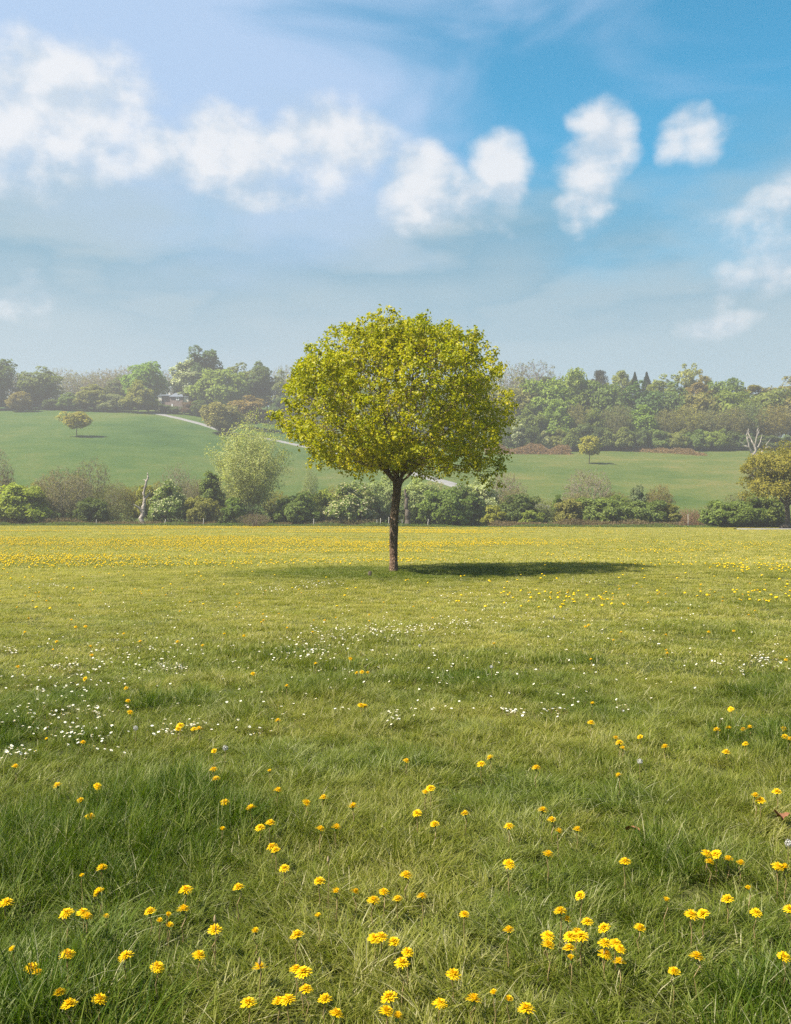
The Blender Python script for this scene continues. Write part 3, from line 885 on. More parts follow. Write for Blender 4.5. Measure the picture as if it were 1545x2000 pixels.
hedge('brush', 1345, 992, 60, 128, (.17, .13, .05), 'reddish-brown bramble patch in the hedge gap', 'bramble_patch', 'bramble', None, twig=(.24, .13, .09))
for px in (-70, -130, 1610, 1690):
    hedge('shrub_b', px, 955, 110, 118, MID, 'hedge bush further along the field edge')


fill = ((8, 934, 60, BUD), (70, 940, 56, YOLIVE), (100, 930, 60, OLIVE), (150, 926, 64, BUD), (210, 945, 60, OLIVE), (266, 948, 50, YOLIVE), (310, 940, 60, YOLIVE), (362, 942, 56, BUD), (398, 938, 54, OLIVE), (440, 950, 60, OLIVE),
        (540, 958, 60, YOLIVE), (600, 958, 60, OLIVE), (660, 948, 60, YOLIVE), (722, 946, 60, PALE), (850, 940, 70, PALE), (900, 946, 70, OLIVE), (1000, 955, 70, BUD), (1055, 972, 60, OLIVE), (1130, 962, 70, BUD), (1200, 960, 70, OLIVE), (1275, 962, 60, BUD), (1400, 980, 60, OLIVE), (1450, 958, 70, BUD))
for i, (px, top, w_, col) in enumerate(fill):
    hedge('bud_tree', px, top, w_, 124 + i % 4, col, {BUD: 'brownish budding', YOLIVE: 'yellow-green budding', OLIVE: 'olive budding', PALE: 'pale silvery budding'}[col] + ' thicket shrub rising behind the hedge bushes', 'thicket_shrub', 'shrub', 'budding thicket behind the hedge', twig=(.19, .165, .12))


def polytree(name, pts, par, r, Y, mat, label, cat, depth=None, px0=None):
    """dead tree from joints given in the plane of its widest spread"""
    rng = np.random.default_rng(len(pts)); base = at(pts[0][0], Y)
    P = np.array([((p[0] - pts[0][0]) * Y / F, (depth[i] if depth else 0), zat(p[1], Y) - base.z) for i, p in enumerate(pts)])
    P[0, 2] = -.2
    # subdivide with small kinks
    pos = [P[0]]; pp = [-1]; rr = [r[0]]; m_ = {0: 0}
    for i in range(1, len(P)):
        a = m_[par[i]]; pa = P[par[i]]; k = 4; pr = a
        for q in range(1, k + 1):
            t_ = q / k; j = rng.normal(0, .05 * np.linalg.norm(P[i] - pa), 3) * (q < k)
            pos.append(pa + (P[i] - pa) * t_ + j); pp.append(pr); rr.append((r[par[i]] if q < k else r[i]) * (1 - t_) * .9 + r[i] * t_); pr = len(pos) - 1
        m_[i] = pr
    V, Q = tubes(pos, pp, rr, .03, 9, 4)
    o = obj(name, mesh_fast(name, V, Q, smooth=True), mat=mat); o.location = base
    return tag(o, label, cat)


polytree('dead_tree', [(280, 1026), (279, 1000), (281, 988), (282, 976), (280, 963), (285, 950), (286, 940), (289, 933), (288, 923), (270, 990), (263, 985), (279, 936), (292, 964), (292, 956)],
         [-1, 0, 1, 2, 3, 4, 5, 6, 7, 1, 9, 6, 3, 12], [.34, .25, .21, .18, .15, .14, .12, .11, .05, .10, .04, .03, .07, .03], 114.5, M['dead_wood'],
         'bleached bare dead tree with one stubby side branch in the hedge', 'dead tree', depth=[0, 0, .1, .1, 0, -.1, 0, .1, .1, -.3, -.5, .3, .2, .3])
st = [(1474, 905), (1473, 893), (1462, 875), (1457, 858), (1456, 841), (1440, 863), (1478, 880), (1470, 858), (1466, 836), (1478, 850), (1478, 832), (1486, 868), (1494, 846), (1490, 880), (1499, 858), (1484, 840), (1461, 846), (1497, 872)]
polytree('dead_tree', st, [-1, 0, 1, 2, 3, 2, 1, 6, 7, 6, 9, 6, 11, 1, 13, 9, 7, 13],
         [.60, .50, .27, .20, .10, .07, .27, .16, .08, .18, .08, .15, .05, .16, .05, .05, .06, .05], 250, M['dead_wood'],
         'bleached many-limbed dead tree on the slope behind the large oak', 'dead tree',
         depth=[0, 0, -.5, -1, -1.2, -1, .6, 1, 1.6, -.4, -.8, 1.2, 2, -1, -2, .5, 1.5, -1.5])
polytree('leaning_stem', [(797, 1024), (796, 1000), (794, 978), (792, 955), (800, 968)], [-1, 0, 1, 2, 2], [.40, .28, .22, .12, .10], 117.5, M['bark_far'],
         'dark leaning tree stem between the two pale trees', 'tree trunk')

# ------------------------------------------------------------------ large oak at the field edge
def big_oak():
    rng = np.random.default_rng(77); Y = 104; p = at(1537, Y)
    t = empty('large_oak', p); tag(t, 'large spreading oak with yellow-olive young leaves at the field edge by the track', 'tree')
    k = Y / F; w, h = 11.2, 9.9
    pos = [np.array([0, 0, -.3])]; par = [-1]
    for q in np.linspace(.1, 1, 9): pos.append(np.array([.1 * math.sin(q * 4), .05, 3.0 * q])); par.append(len(pos) - 2)
    tr = len(pos) - 1
    C = []
    for i in range(17):
        a = i * 2.39996; el = [.12, .45, .8, 1.2, .3, .6][i % 6]
        e = np.array([math.cos(a) * math.cos(el) * w / 2 * .75, math.sin(a) * math.cos(el) * w / 2 * .75, 3.6 + math.sin(el) * (h - 4.4)]); pr = tr - (i % 3)
        for q in curve_chain(pos[pr], nrm(np.array([math.cos(a), math.sin(a), .9])), e, 9, .10, rng): pos.append(q); par.append(pr); pr = len(pos) - 1
    n = 85; d = nrm(rng.normal(0, 1, (n, 3))); d[:, 2] = np.where(d[:, 2] < -.55, -d[:, 2], d[:, 2])
    f = rng.uniform(.55, 1, n)
    C = np.stack([d[:, 0] * w / 2, d[:, 1] * w / 2, np.where(d[:, 2] > 0, d[:, 2] * (h - 5.6), d[:, 2] * 3.4)], 1) * f[:, None] * .88 + [0, 0, 4.9]
    pos, par = grow(pos, par, np.concatenate([C, C[rng.integers(0, n, 260)] + rng.normal(0, .55, (260, 3))]), .35)
    r = pipe(par, .020, 2.05, .62); r[0] = .86; r[1] = .72
    V, Q = tubes(pos, par, r, .05, 10, 4); obj('trunk', mesh_fast('large_oak_trunk', V, Q, smooth=True), t, M['bark_far'])
    nl = 19000; j = rng.integers(0, n, nl); R_ = rng.uniform(.75, 1.35, n)
    dd = nrm(rng.normal(0, 1, (nl, 3)) + [0, 0, .3]); P = C[j] + dd * (R_[j] * rng.uniform(.2, 1, nl) ** .45 * (.7 + .6 * vnoise(dd[:, 0] * 2 + j, dd[:, 1] * 2, dd[:, 2] * 2, 3)))[:, None] * [1, 1, .75]
    cr = obj('crown', leafmesh('large_oak_crown', P, nrm(P - [0, 0, 4]), .21, rng), t, color=(.225, .195, .035)); cr['kind'] = 'stuff'


big_oak()

# ------------------------------------------------------------------ trees on the open slope
plant('umbrella', 'umbrella_tree', 150, 803, 58, None, (.31, .265, .07), 'small umbrella-shaped olive tree alone on the open green slope', 'tree', base=853)
plant('young_oak', 'young_tree', 1151, 847, 50, None, (.31, .27, .05), 'small golden-green young tree alone on the slope below the wood', 'tree', base=906)
plant('oak_c', 'copper_oak', 434, 786, 80, None, COPPER, 'bronze-leaved oak beside the gravel path above the willow', 'tree', base=848)
plant('oak_a', 'copper_oak', 486, 776, 84, None, (.235, .175, .07), 'taller bronze oak behind the bronze oak by the path', 'tree', base=838)
plant('shrub_c', 'slope_shrub', 616, 881, 14, None, DARK, 'tiny dark shrub alone on the slope under the path', 'shrub', base=896)
plant('shrub_d', 'slope_shrub', 1470, 892, 26, None, DARK, 'dark shrub at the foot of the dead tree', 'shrub', base=911)

# ------------------------------------------------------------------ woods on the hill, west of the lone tree
LW = 'trees along the hilltop beside the house'
def lw(key, px, top, w, Y, col, label, name='hilltop_tree', cat='tree', **k): return plant(key, name, px, top, w, Y, col, label, cat, LW, **k)
lw('oak_b', -22, 694, 92, 338, DARK, 'tall dark tree at the far end of the hilltop row')
lw('oak_a', 76, 720, 86, 342, MID, 'big green oak beside the copper-tinted tree on the hilltop')
lw('round_a', 38, 764, 52, 329, (.235, .190, .06), 'small copper-tinted tree at the top of the pasture')
lw('shrub_d', 108, 780, 50, 338, DARK, 'dark undergrowth shrub between the hilltop oaks', 'hilltop_shrub', 'shrub')
lw('round_b', 134, 766, 44, 334, MID, 'small round green tree next to the hilltop olive bush')
lw('round_b', 182, 750, 70, 333, OLIVE, 'rounded olive tree on the hilltop edge of the pasture')
lw('shrub_a', 224, 768, 58, 330, GREY, 'low grey-green bush between two rounded hilltop trees', 'hilltop_shrub', 'shrub')
lw('round_b', 270, 742, 58, 327, YOLIVE, 'yellow-green round tree in front of the house side oak')
lw('oak_b', 284, 707, 80, 345, BRIGHT, 'fresh green oak standing beside the house')
lw('round_a', 290, 768, 34, 331, DARK, 'dark tree beside the end of the path by the house')
for px, top, w, Y, col in ((120, 722, 90, 372, BUD), (165, 727, 90, 366, BUD), (205, 722, 80, 374, BUD), (245, 716, 70, 378, BUD), (330, 724, 60, 372, BUD), (30, 728, 70, 372, BUD)):
    lw('bare_wide', px, top, w, Y, col, 'grey-brown leafless tree on the skyline behind the hilltop oaks', twig=(.24, .195, .165))
lw('bare_c', 205, 735, 90, 360, BUD, 'dense grey-brown leafless tree in front of the skyline trees', twig=(.2, .16, .145))
lw('round_a', 236, 732, 60, 360, (0.130, 0.169, 0.057), 'hazy green tree between leafless trees on the skyline')
lw('blossom_tree', 366, 706, 66, 344, GREY, 'horse chestnut covered with white blossom behind the house', blossom=(.42, .43, .35))
lw('tiered', 399, 671, 86, 350, (0.085, 0.125, 0.044), 'tallest dark oak with a tuft crown above the house')
lw('oak_c', 432, 716, 100, 338, BRIGHT, 'large fresh lime-green oak above the bronze oaks')
lw('oak_a', 470, 712, 80, 350, MID, 'green oak behind the lime-green oak')
lw('tall_a', 506, 700, 54, 344, (0.104, 0.144, 0.052), 'tall tree with long bare trunk beyond the bronze oaks')
lw('conifer', 490, 742, 28, 348, BLUEG, 'dark evergreen in the gap beside the long-trunked tree')
lw('conifer', 522, 752, 26, 348, BLUEG, 'second dark evergreen past the long-trunked tree')
lw('open_a', 548, 730, 54, 342, (0.156, 0.188, 0.069), 'open-crowned pale oak with bare limbs before the lone tree crown')
lw('bare_wide', 565, 716, 90, 372, BUD, 'leafless tree on the skyline close to the lone tree crown', twig=(.25, .20, .165))
lw('round_b', 555, 772, 60, 334, (0.078, 0.125, 0.057), 'dense green tree low beneath the open-crowned oak')
lw('shrub_a', 372, 783, 36, 331, (0.130, 0.088, 0.069), 'purplish-brown bush against the house', 'house_shrub', 'shrub')
lw('shrub_d', 330, 792, 46, 331, DARK, 'dark garden hedge bush below the house window', 'house_shrub', 'shrub')
lw('shrub_c', 392, 780, 40, 329, DARK, 'dark bush under the lime-green oak', 'hilltop_shrub', 'shrub')
for i, (px, top, w, Y, key, col) in enumerate(((610, 745, 80, 330, 'oak_a', MID), (670, 735, 90, 330, 'oak_b', BRIGHT), (735, 742, 90, 322, 'oak_c', MID), (800, 735, 90, 312, 'oak_a', OLIVE), (860, 738, 90, 304, 'oak_b', MID), (920, 735, 84, 298, 'oak_c', MID), (965, 742, 70, 290, 'oak_a', OLIVE),
                                         (640, 800, 60, 312, 'round_b', DARK), (700, 812, 70, 304, 'round_b', MID), (770, 820, 70, 296, 'round_b', DARK), (840, 825, 70, 288, 'round_b', MID), (910, 832, 70, 280, 'round_b', DARK), (965, 835, 60, 274, 'round_b', MID))):
    plant(key, 'wood_tree', px, top, w, Y, col, {MID: 'mid-green', BRIGHT: 'bright green', OLIVE: 'olive', DARK: 'dark green'}[col] + (' tall' if top < 760 else ' low') + ' wood tree glimpsed through the lone tree crown', 'tree', 'wood behind the lone tree crown')

# low growth that closes the foot of the hilltop wood
for i, px in enumerate(range(-20, 330, 27)):
    plant(('shrub_a', 'shrub_d', 'shrub_b')[i % 3], 'hilltop_shrub', px + (i * 7) % 11, 772 + (i * 5) % 11, 46, 340 + (i * 3) % 5, (DARK, MID, OLIVE, DARK)[i % 4], ('low dark green', 'low mid-green', 'low olive', 'low dark green')[i % 4] + ' bush closing the foot of the hilltop wood', 'shrub', 'low bushes at the foot of the hilltop wood')
for i, px in enumerate(range(400, 620, 30)):
    plant(('shrub_b', 'shrub_d', 'shrub_a')[i % 3], 'hilltop_shrub', px, 792 + (i * 5) % 9 + (px - 400) * .12, 44, 338 - (px - 400) * .05, (MID, DARK, MID, GREY)[i % 4], ('low mid-green', 'low dark green', 'low mid-green', 'low grey-green')[i % 4] + ' bush under the oaks above the bronze trees', 'shrub', 'low bushes under the oaks beyond the house')

# ------------------------------------------------------------------ wood on the hill, east of the lone tree
RW = 'trees of the hillside wood'
def rw(key, px, top, w, Y, col, label, name='wood_tree', cat='tree', group=RW, **k): return plant(key, name, px, top, w, Y, col, label, cat, group, **k)
rw('bare_c', 1006, 708, 62, 322, BUD, 'bare grey tree on the skyline next to the lone tree crown', twig=(.22, .18, .16))
rw('bare_c', 1044, 706, 50, 318, BUD, 'darker bare tree with ivy stem on the skyline', twig=(.15, .12, .11))
rw('round_tall', 1068, 730, 50, 314, (0.130, 0.163, 0.057), 'hazy olive treetop beside the bare skyline trees')
rw('oak_a', 1012, 744, 84, 282, OLIVE, 'olive oak at the wood edge beside the lone tree crown')
rw('oak_b', 1072, 738, 92, 280, BRIGHT, 'fresh green oak between the olive oak and the tall bright tree')
rw('oak_b', 1124, 720, 86, 288, BRIGHT, 'tallest bright green tree of the hillside wood')
rw('round_tall', 1172, 717, 40, 326, (.065, .06, .05), 'dark grey-brown dense treetop on the skyline')
rw('oak_c', 1182, 742, 82, 284, (0.124, 0.175, 0.046), 'green tree left of the bluish oak in the wood')
rw('round_tall', 1212, 718, 46, 322, (0.247, 0.250, 0.069), 'pale lime treetop beside the two dark conifers')
rw('conifer', 1240, 722, 40, 312, BLUEG, 'dark pointed conifer on the skyline of the wood', )
rw('conifer', 1263, 722, 46, 311, BLUEG, 'broader dark conifer on the skyline of the wood')
rw('oak_a', 1252, 748, 86, 281, (0.091, 0.156, 0.052), 'bluish green oak under the two conifers')
rw('open_tall', 1302, 730, 60, 304, (0.221, 0.237, 0.069), 'airy lime treetop between conifers and tall pale tree')
rw('open_tall', 1342, 707, 44, 306, (0.286, 0.263, 0.115), 'tall thin pale tree standing above the wood')
rw('open_tall', 1372, 720, 34, 308, (0.286, 0.250, 0.115), 'smaller thin pale tree beside the tall pale one')
rw('oak_c', 1412, 735, 70, 296, (0.150, 0.200, 0.052), 'green domed treetop to the side of the thin pale trees')
rw('round_tall', 1362, 742, 64, 298, (0.208, 0.163, 0.057), 'brownish budding treetop below the thin pale trees', twig=(.2, .15, .1))
rw('round_tall', 1475, 747, 70, 294, (0.195, 0.175, 0.063), 'olive-brown treetop on the skyline over the dead tree')
rw('oak_a', 1535, 742, 84, 300, (0.189, 0.163, 0.063), 'brownish green treetop at the high end of the skyline')
rw('oak_a', 1310, 752, 80, 284, (0.137, 0.181, 0.052), 'light green tree in the middle of the wood')
rw('oak_c', 1366, 762, 84, 280, OLIVE, 'olive oak in the middle of the wood below the thin pale trees')
rw('oak_b', 1424, 760, 84, 280, (0.182, 0.206, 0.046), 'yellow-green oak above the dead tree')
rw('oak_c', 1500, 758, 96, 284, (0.163, 0.194, 0.046), 'yellow-green spreading oak above the large field oak')
rw('oak_b', 1570, 755, 96, 280, OLIVE, 'olive oak where the wood runs out of the meadow corner')
# second storey, mid slope
mid = ((1035, 788, 70, 'round_b', MID), (1085, 782, 66, 'round_b', BRIGHT), (1128, 790, 60, 'bud_tree', OLIVE), (1160, 798, 60, 'round_b', MID), (1206, 792, 66, 'bud_tree', (.17, .18, .07)),
       (1256, 790, 70, 'round_b', BRIGHT), (1300, 800, 60, 'bud_tree', OLIVE), (1340, 796, 66, 'bud_tree', YOLIVE), (1385, 800, 66, 'bud_tree', (.18, .19, .07)), (1430, 796, 60, 'bud_tree', OLIVE),
       (1468, 790, 66, 'bud_tree', (.17, .19, .07)), (1510, 792, 66, 'bud_tree', YOLIVE), (1552, 795, 60, 'bud_tree', BUD))
for px, top, w, key, col in mid:
    lab = ('leafy lower tree half way up the hillside wood' if key == 'round_b' else 'budding brown-green twiggy tree half way up the hillside wood')
    rw(key, px, top, w, 271 + (px % 5), col, lab, twig=(.135, .115, .085))
low = ((1012, 822, 36, 'blossom_tree', GREY), (990, 830, 44, 'shrub_a', DARK), (1036, 830, 40, 'shrub_d', DARK), (1062, 842, 32, 'blossom_shrub', PALE), (1090, 836, 36, 'shrub_c', OLIVE), (1116, 836, 44, 'shrub_a', MID),
       (1150, 828, 50, 'shrub_d', DARK), (1182, 834, 50, 'shrub_a', MID), (1216, 832, 44, 'shrub_c', OLIVE), (1250, 836, 56, 'shrub_d', DARK), (1286, 838, 50, 'shrub_a', MID), (1322, 840, 50, 'shrub_b', OLIVE),
       (1356, 838, 52, 'shrub_a', MID), (1392, 838, 56, 'shrub_b', BRIGHT), (1424, 842, 46, 'shrub_d', DARK), (1452, 846, 44, 'shrub_b', DARK), (1500, 850, 60, 'shrub_a', DARK), (1546, 850, 60, 'shrub_b', MID))
for px, top, w, key, col in low:
    lab = {'blossom_tree': 'white-blossomed small tree at the wood edge above the bracken', 'blossom_shrub': 'pale blossoming bush beside the red-brown bracken'}.get(key)
    if lab is None: lab = {DARK: 'dark green bush along the lower edge of the wood', MID: 'mid-green bush along the lower edge of the wood', OLIVE: 'olive bush along the lower edge of the wood', BRIGHT: 'bright green bush along the lower edge of the wood'}[col]
    rw(key, px, top, w, 265 + (px % 4), col, lab, 'wood_edge_shrub', 'shrub', 'bushes along the lower edge of the wood')

# ------------------------------------------------------------------ bracken and dry growth: masses nobody could count
def drift(name, path, width, hgt, n, size, color, label, seed, twiggy_=True):
    rng = np.random.default_rng(seed); P = np.array([(p.x, p.y) for p in path])
    cum = np.concatenate([[0], np.cumsum(np.linalg.norm(np.diff(P, axis=0), axis=1))]); s = rng.uniform(0, cum[-1], n)
    x = np.interp(s, cum, P[:, 0]); y = np.interp(s, cum, P[:, 1])
    v = rng.normal(0, .4, n); x = x + rng.normal(0, .3, n); y = y + v * width
    lump = .25 + .75 * vnoise(x / 2.5, y / 2.5, seed=seed) ** 1.2
    z = H(x, y) + hgt * lump * np.exp(-v * v * 2.2) * rng.uniform(.05, 1, n) * 1.3
    V, T, ti = leaves(np.stack([x, y, z], 1), np.tile([[0, -.3, .8]], (n, 1)), size, rng, .30, .1, .2, .6)
    me = mesh_fast(name, V, T, {'tint': ti}); me.materials.append(M['foliage'])
    return tag(obj(name, me, color=color), label, kind='stuff')


drift('bracken', [at(950, 260), at(1000, 259.5), at(1060, 258.5), at(1112, 258)], 3.2, 2.6, 11000, .5, (.235, .145, .10), 'red-brown dead bracken bank at the wood edge by the blossoming bush', 1)
drift('bracken', [hit(1165, 876), hit(1230, 880), hit(1300, 884), hit(1375, 889)], 3.6, 1.5, 8000, .45, (.235, .15, .095), 'pinkish-brown bracken strip below the wood on the open slope', 2)
drift('dry_undergrowth', [at(-40, 115), at(200, 114.5), at(290, 114), at(420, 114.5)], 1.3, .8, 7000, .22, (.15, .11, .07), 'brown dry undergrowth under the hedge near the dead trunk', 3)
drift('dry_undergrowth', [at(540, 115), at(700, 115), at(740, 115)], 1.0, .7, 4000, .2, (.15, .12, .075), 'brown dry undergrowth under the hedge between willow and lone tree', 4)
drift('dry_undergrowth', [at(960, 114.5), at(1080, 114), at(1200, 114.5), at(1330, 114)], 1.3, .85, 11000, .2, (.18, .13, .09), 'reddish dry bramble under the long hedge', 5)
drift('dry_undergrowth', [at(1320, 131), at(1380, 131)], 1.4, 1.8, 2500, .24, (.25, .13, .09), 'reddish bracken seen through the hedge gap', 6)
drift('rough_grass', [at(-60, 113), at(400, 112.6), at(800, 112.8), at(1200, 112.5), at(1480, 111)], 1.1, .45, 26000, .18, (.11, .15, .04), 'uncut green grass along the foot of the hedge', 7)

for nm, path, wd, hg, n, col, lab, sd in (
        ('hedge_undergrowth', [at(-60, 119), at(260, 119.5)], 1.6, 2.6, 11000, (.12, .125, .05), 'olive undergrowth filling the hedge before the dead trunk', 11),
        ('hedge_undergrowth', [at(290, 119.5), at(640, 119.5)], 1.6, 2.4, 12000, (.125, .135, .055), 'olive undergrowth filling the hedge round the willow', 12),
        ('hedge_undergrowth', [at(620, 119.5), at(1000, 119.5)], 1.6, 3.4, 15000, (.11, .135, .055), 'green undergrowth filling the hedge behind the lone tree', 13),
        ('hedge_undergrowth', [at(980, 119), at(1320, 119)], 1.6, 2.8, 13000, (.12, .13, .052), 'brown-green undergrowth filling the long hedge', 14),
        ('hedge_undergrowth', [at(1390, 115), at(1600, 115)], 1.6, 2.4, 8000, (.10, .125, .05), 'green undergrowth by the large oak', 15)):
    drift(nm, path, wd, hg, n, .30, col, lab, sd)

# ------------------------------------------------------------------ stakes
for i, (px, top, Y) in enumerate(((188, 1015, 113), (323, 1014, 113), (397, 1013, 113), (613, 1013, 113), (737, 1015, 113), (743, 1012, 113.2), (759, 1010, 113), (786, 1015, 113), (836, 1014, 113), (1344, 1004, 124))):
    p = at(px, Y); hh = max(zat(top, Y) - p.z, .5); rng = random.Random(i)
    pos = [(0, 0, -.2), (rng.uniform(-.03, .03), 0, hh * .5), (rng.uniform(-.06, .06), 0, hh * .96), (rng.uniform(-.06, .06), 0, hh)]
    V, Q = tubes(pos, [-1, 0, 1, 2], [.045, .043, .04, .025], .01, 6, 3)
    o = obj('fence_post', mesh_fast('fence_post', V, Q), mat=M['stake']); o.location = p
    tag(o, 'slim weathered wooden stake standing at the foot of the hedge', 'fence post', 'stakes along the hedge')
p = hit(722, 1126)
V, Q = tubes([(0, 0, -.1), (.005, 0, .06), (.01, .01, .11), (.012, .01, .13)], [-1, 0, 1, 2], [.05, .045, .04, .02], .01, 7, 3)
o = obj('stump', mesh_fast('stump', V, Q), mat=M['bark_far']); o.location = p
tag(o, 'small grey stump in the grass beside the lone tree', 'stump')


# ------------------------------------------------------------------ the house
def house():
    Y = 337.0; k = Y / F; p = at(338, Y); z0 = zat(797, Y)
    t = empty('house', (p.x, p.y, p.z)); tag(t, 'small cottage with slate hipped roof and pale end wall on the wooded hilltop', 'house')
    def X_(px): return (px - 338) * k
    def Z_(py): return zat(py, Y) - p.z
    def box(name, x0, x1, y0, y1, za, zb, mat, parent=t):
        V = [(x, y, z) for z in (za, zb) for y in (y0, y1) for x in (x0, x1)]
        Fq = [(0, 2, 3, 1), (4, 5, 7, 6), (0, 1, 5, 4), (2, 6, 7, 3), (0, 4, 6, 2), (1, 3, 7, 5)]
        return obj(name, mesh_fast(name, V, Fq), parent, mat)
    zb = -1.0
    # main block and the lower wing
    box('wall', X_(332), X_(357), 0, 6, zb, Z_(775), M['brick'])
    wing = box('wall', X_(315), X_(332) - .01, 1.0, 6.5, zb, Z_(773), M['brick']); wing['label'] = 'pinkish brick wing'
    ew = box('end_wall', X_(309), X_(315) - .01, .6, 6.7, zb, Z_(772.5), M['render']); ew['label'] = 'sunlit cream rendered end wall'
    box('porch_wall', X_(357) + .01, X_(367), .8, 5, zb, Z_(774.5), M['render'])
    def hip(name, x0, x1, y0, y1, za, zr, inset, mat, parent=t):
        ym = (y0 + y1) / 2
        V = [(x0, y0, za), (x1, y0, za), (x1, y1, za), (x0, y1, za), (x0 + inset, ym, zr), (x1 - inset, ym, zr), (x0, y0, za - .15), (x1, y0, za - .15), (x1, y1, za - .15), (x0, y1, za - .15)]
        me = bpy.data.meshes.new(name)
        me.from_pydata(V, [], [(0, 1, 5, 4), (2, 3, 4, 5), (1, 2, 5), (3, 0, 4), (0, 6, 7, 1), (1, 7, 8, 2), (2, 8, 9, 3), (3, 9, 6, 0), (9, 8, 7, 6)])
        return obj(name, me, parent, mat)
    hip('roof', X_(330.5), X_(358.5), -.35, 6.35, Z_(774.6), Z_(765.5), 1.4, M['slate'])
    hip('roof', X_(307.5), X_(331.5), .35, 6.9, Z_(772), Z_(768), .8, M['slate'])
    hip('roof', X_(356), X_(368.5), .5, 5.3, Z_(774), Z_(772), .5, M['slate'])
    ch_ = box('chimney', X_(325.2), X_(328.5), 3.2, 3.9, Z_(770), Z_(764.2), M['render'])
    box('chimney_pot', X_(326.3), X_(327.5), 3.35, 3.7, Z_(764.2), Z_(762.4), M['white_paint'], ch_)
    w0 = box('window', X_(345.0), X_(349.2), -.07, -.005, Z_(781), Z_(776.2), M['glass'])
    a, b, c_, d = X_(345.0), X_(349.2), Z_(781), Z_(776.2)
    for q in ((a - .12, a + .06, c_ - .12, d + .12), (b - .06, b + .12, c_ - .12, d + .12)): box('window_frame', q[0], q[1], -.12, -.02, q[2], q[3], M['white_paint'], w0)
    for q in ((c_ - .12, c_ + .06), (d - .06, d + .12)): box('window_frame', a + .061, b - .061, -.12, -.02, q[0], q[1], M['white_paint'], w0)
    dw = box('door', X_(335.4), X_(337.4), -.06, -.004, zb, Z_(789), M['white_paint'])
    box('door_handle', X_(335.7), X_(335.9), -.1, -.061, zb + 1.3, zb + 1.5, M['slate'], dw)


house()
# ------------------------------------------------------------------ grass
def mat_grass():
    m_, t, g_, o = newmat('grass_blade')
    tn = attr(t, 'tint'); hz = attr(t, 'along')
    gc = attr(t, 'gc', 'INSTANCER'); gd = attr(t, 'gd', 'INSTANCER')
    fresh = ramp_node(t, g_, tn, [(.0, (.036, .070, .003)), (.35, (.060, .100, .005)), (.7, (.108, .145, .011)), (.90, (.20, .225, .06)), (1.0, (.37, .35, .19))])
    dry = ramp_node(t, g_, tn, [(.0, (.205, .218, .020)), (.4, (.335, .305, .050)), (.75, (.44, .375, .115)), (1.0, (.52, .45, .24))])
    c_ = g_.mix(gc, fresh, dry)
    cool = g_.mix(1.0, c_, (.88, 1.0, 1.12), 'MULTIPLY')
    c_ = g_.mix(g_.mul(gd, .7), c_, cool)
    tcol = g_.mix(1.0, c_, (1.15, 1.25, .6), 'MULTIPLY')
    leaf_shader(g_, t, c_, tcol, o, .40, .5, .14)
    return m_


M['grass'] = mat_grass()


def patch(name, seed, radius, nsub, nb, hlo, hhi, wlo, whi, seg=4, rsub=.07):
    """a piece of sward: several tussocks, each with its own height, lean and tone"""
    rng = np.random.default_rng(seed); n = nsub * nb
    sa = rng.uniform(0, 2 * PI, nsub); sr = radius * np.sqrt(rng.uniform(0, 1, nsub))
    sc = np.stack([np.cos(sa) * sr, np.sin(sa) * sr], 1); sh = rng.uniform(.38, 1.35, nsub); sd = rng.uniform(0, 2 * PI, nsub); sl = rng.uniform(.0, .55, nsub); sf = rng.uniform(.25, .85, nsub); stn = rng.normal(0, .13, nsub)
    j = np.repeat(np.arange(nsub), nb)
    a = rng.uniform(0, 2 * PI, n); r = rsub * np.abs(rng.normal(0, .75, n)) ** .8
    p = np.stack([sc[j, 0] + np.cos(a) * r, sc[j, 1] + np.sin(a) * r, np.full(n, -.01)], 1)
    h = rng.uniform(hlo, hhi, n) * sh[j]; w = rng.uniform(wlo, whi, n) / 2
    da = np.where(rng.uniform(0, 1, n) < .7, sd[j] + rng.normal(0, .7, n), a + rng.normal(0, .8, n))
    ln = np.abs(sl[j] + rng.normal(0, .22, n)); fl = rng.uniform(.2, 1, n) * sf[j]
    d = np.stack([np.cos(da), np.sin(da), np.zeros(n)], 1); sa2 = da + PI / 2 + rng.normal(0, .5, n); s = np.stack([np.cos(sa2), np.sin(sa2), np.zeros(n)], 1)
    tt = np.clip(rng.uniform(0, .9, n) + stn[j], 0, .92); tt[rng.uniform(0, 1, n) < .03] = 1.0
    V = np.zeros((n, seg * 2 + 1, 3)); al = np.zeros((n, seg * 2 + 1))
    for q in range(seg + 1):
        f = q / seg
        c_ = p + d * (h * (ln * f + fl * f * f * 1.3))[:, None]; c_[:, 2] += h * (f - fl * .55 * f ** 2.6) * np.sqrt(np.maximum(.3, 1 - ln * ln * .5))
        ww = (w * (1 - f ** 1.8) + .0003)[:, None]
        if q == seg: V[:, 2 * seg] = c_; al[:, 2 * seg] = 1
        else: V[:, 2 * q] = c_ - s * ww; V[:, 2 * q + 1] = c_ + s * ww; al[:, 2 * q:2 * q + 2] = f
    m_ = seg * 2 + 1; T = []
    for q in range(seg - 1): k = 2 * q; T += [(k, k + 1, k + 3), (k, k + 3, k + 2)]
    k = 2 * (seg - 1); T += [(k, k + 1, k + 2)]
    T = (np.arange(n)[:, None, None] * m_ + np.array(T)[None]).reshape(-1, 3)
    me = mesh_fast(name, V.reshape(-1, 3), T, {'tint': np.repeat(tt, m_), 'along': al.ravel()}, smooth=True); me.materials.append(M['grass'])
    return me


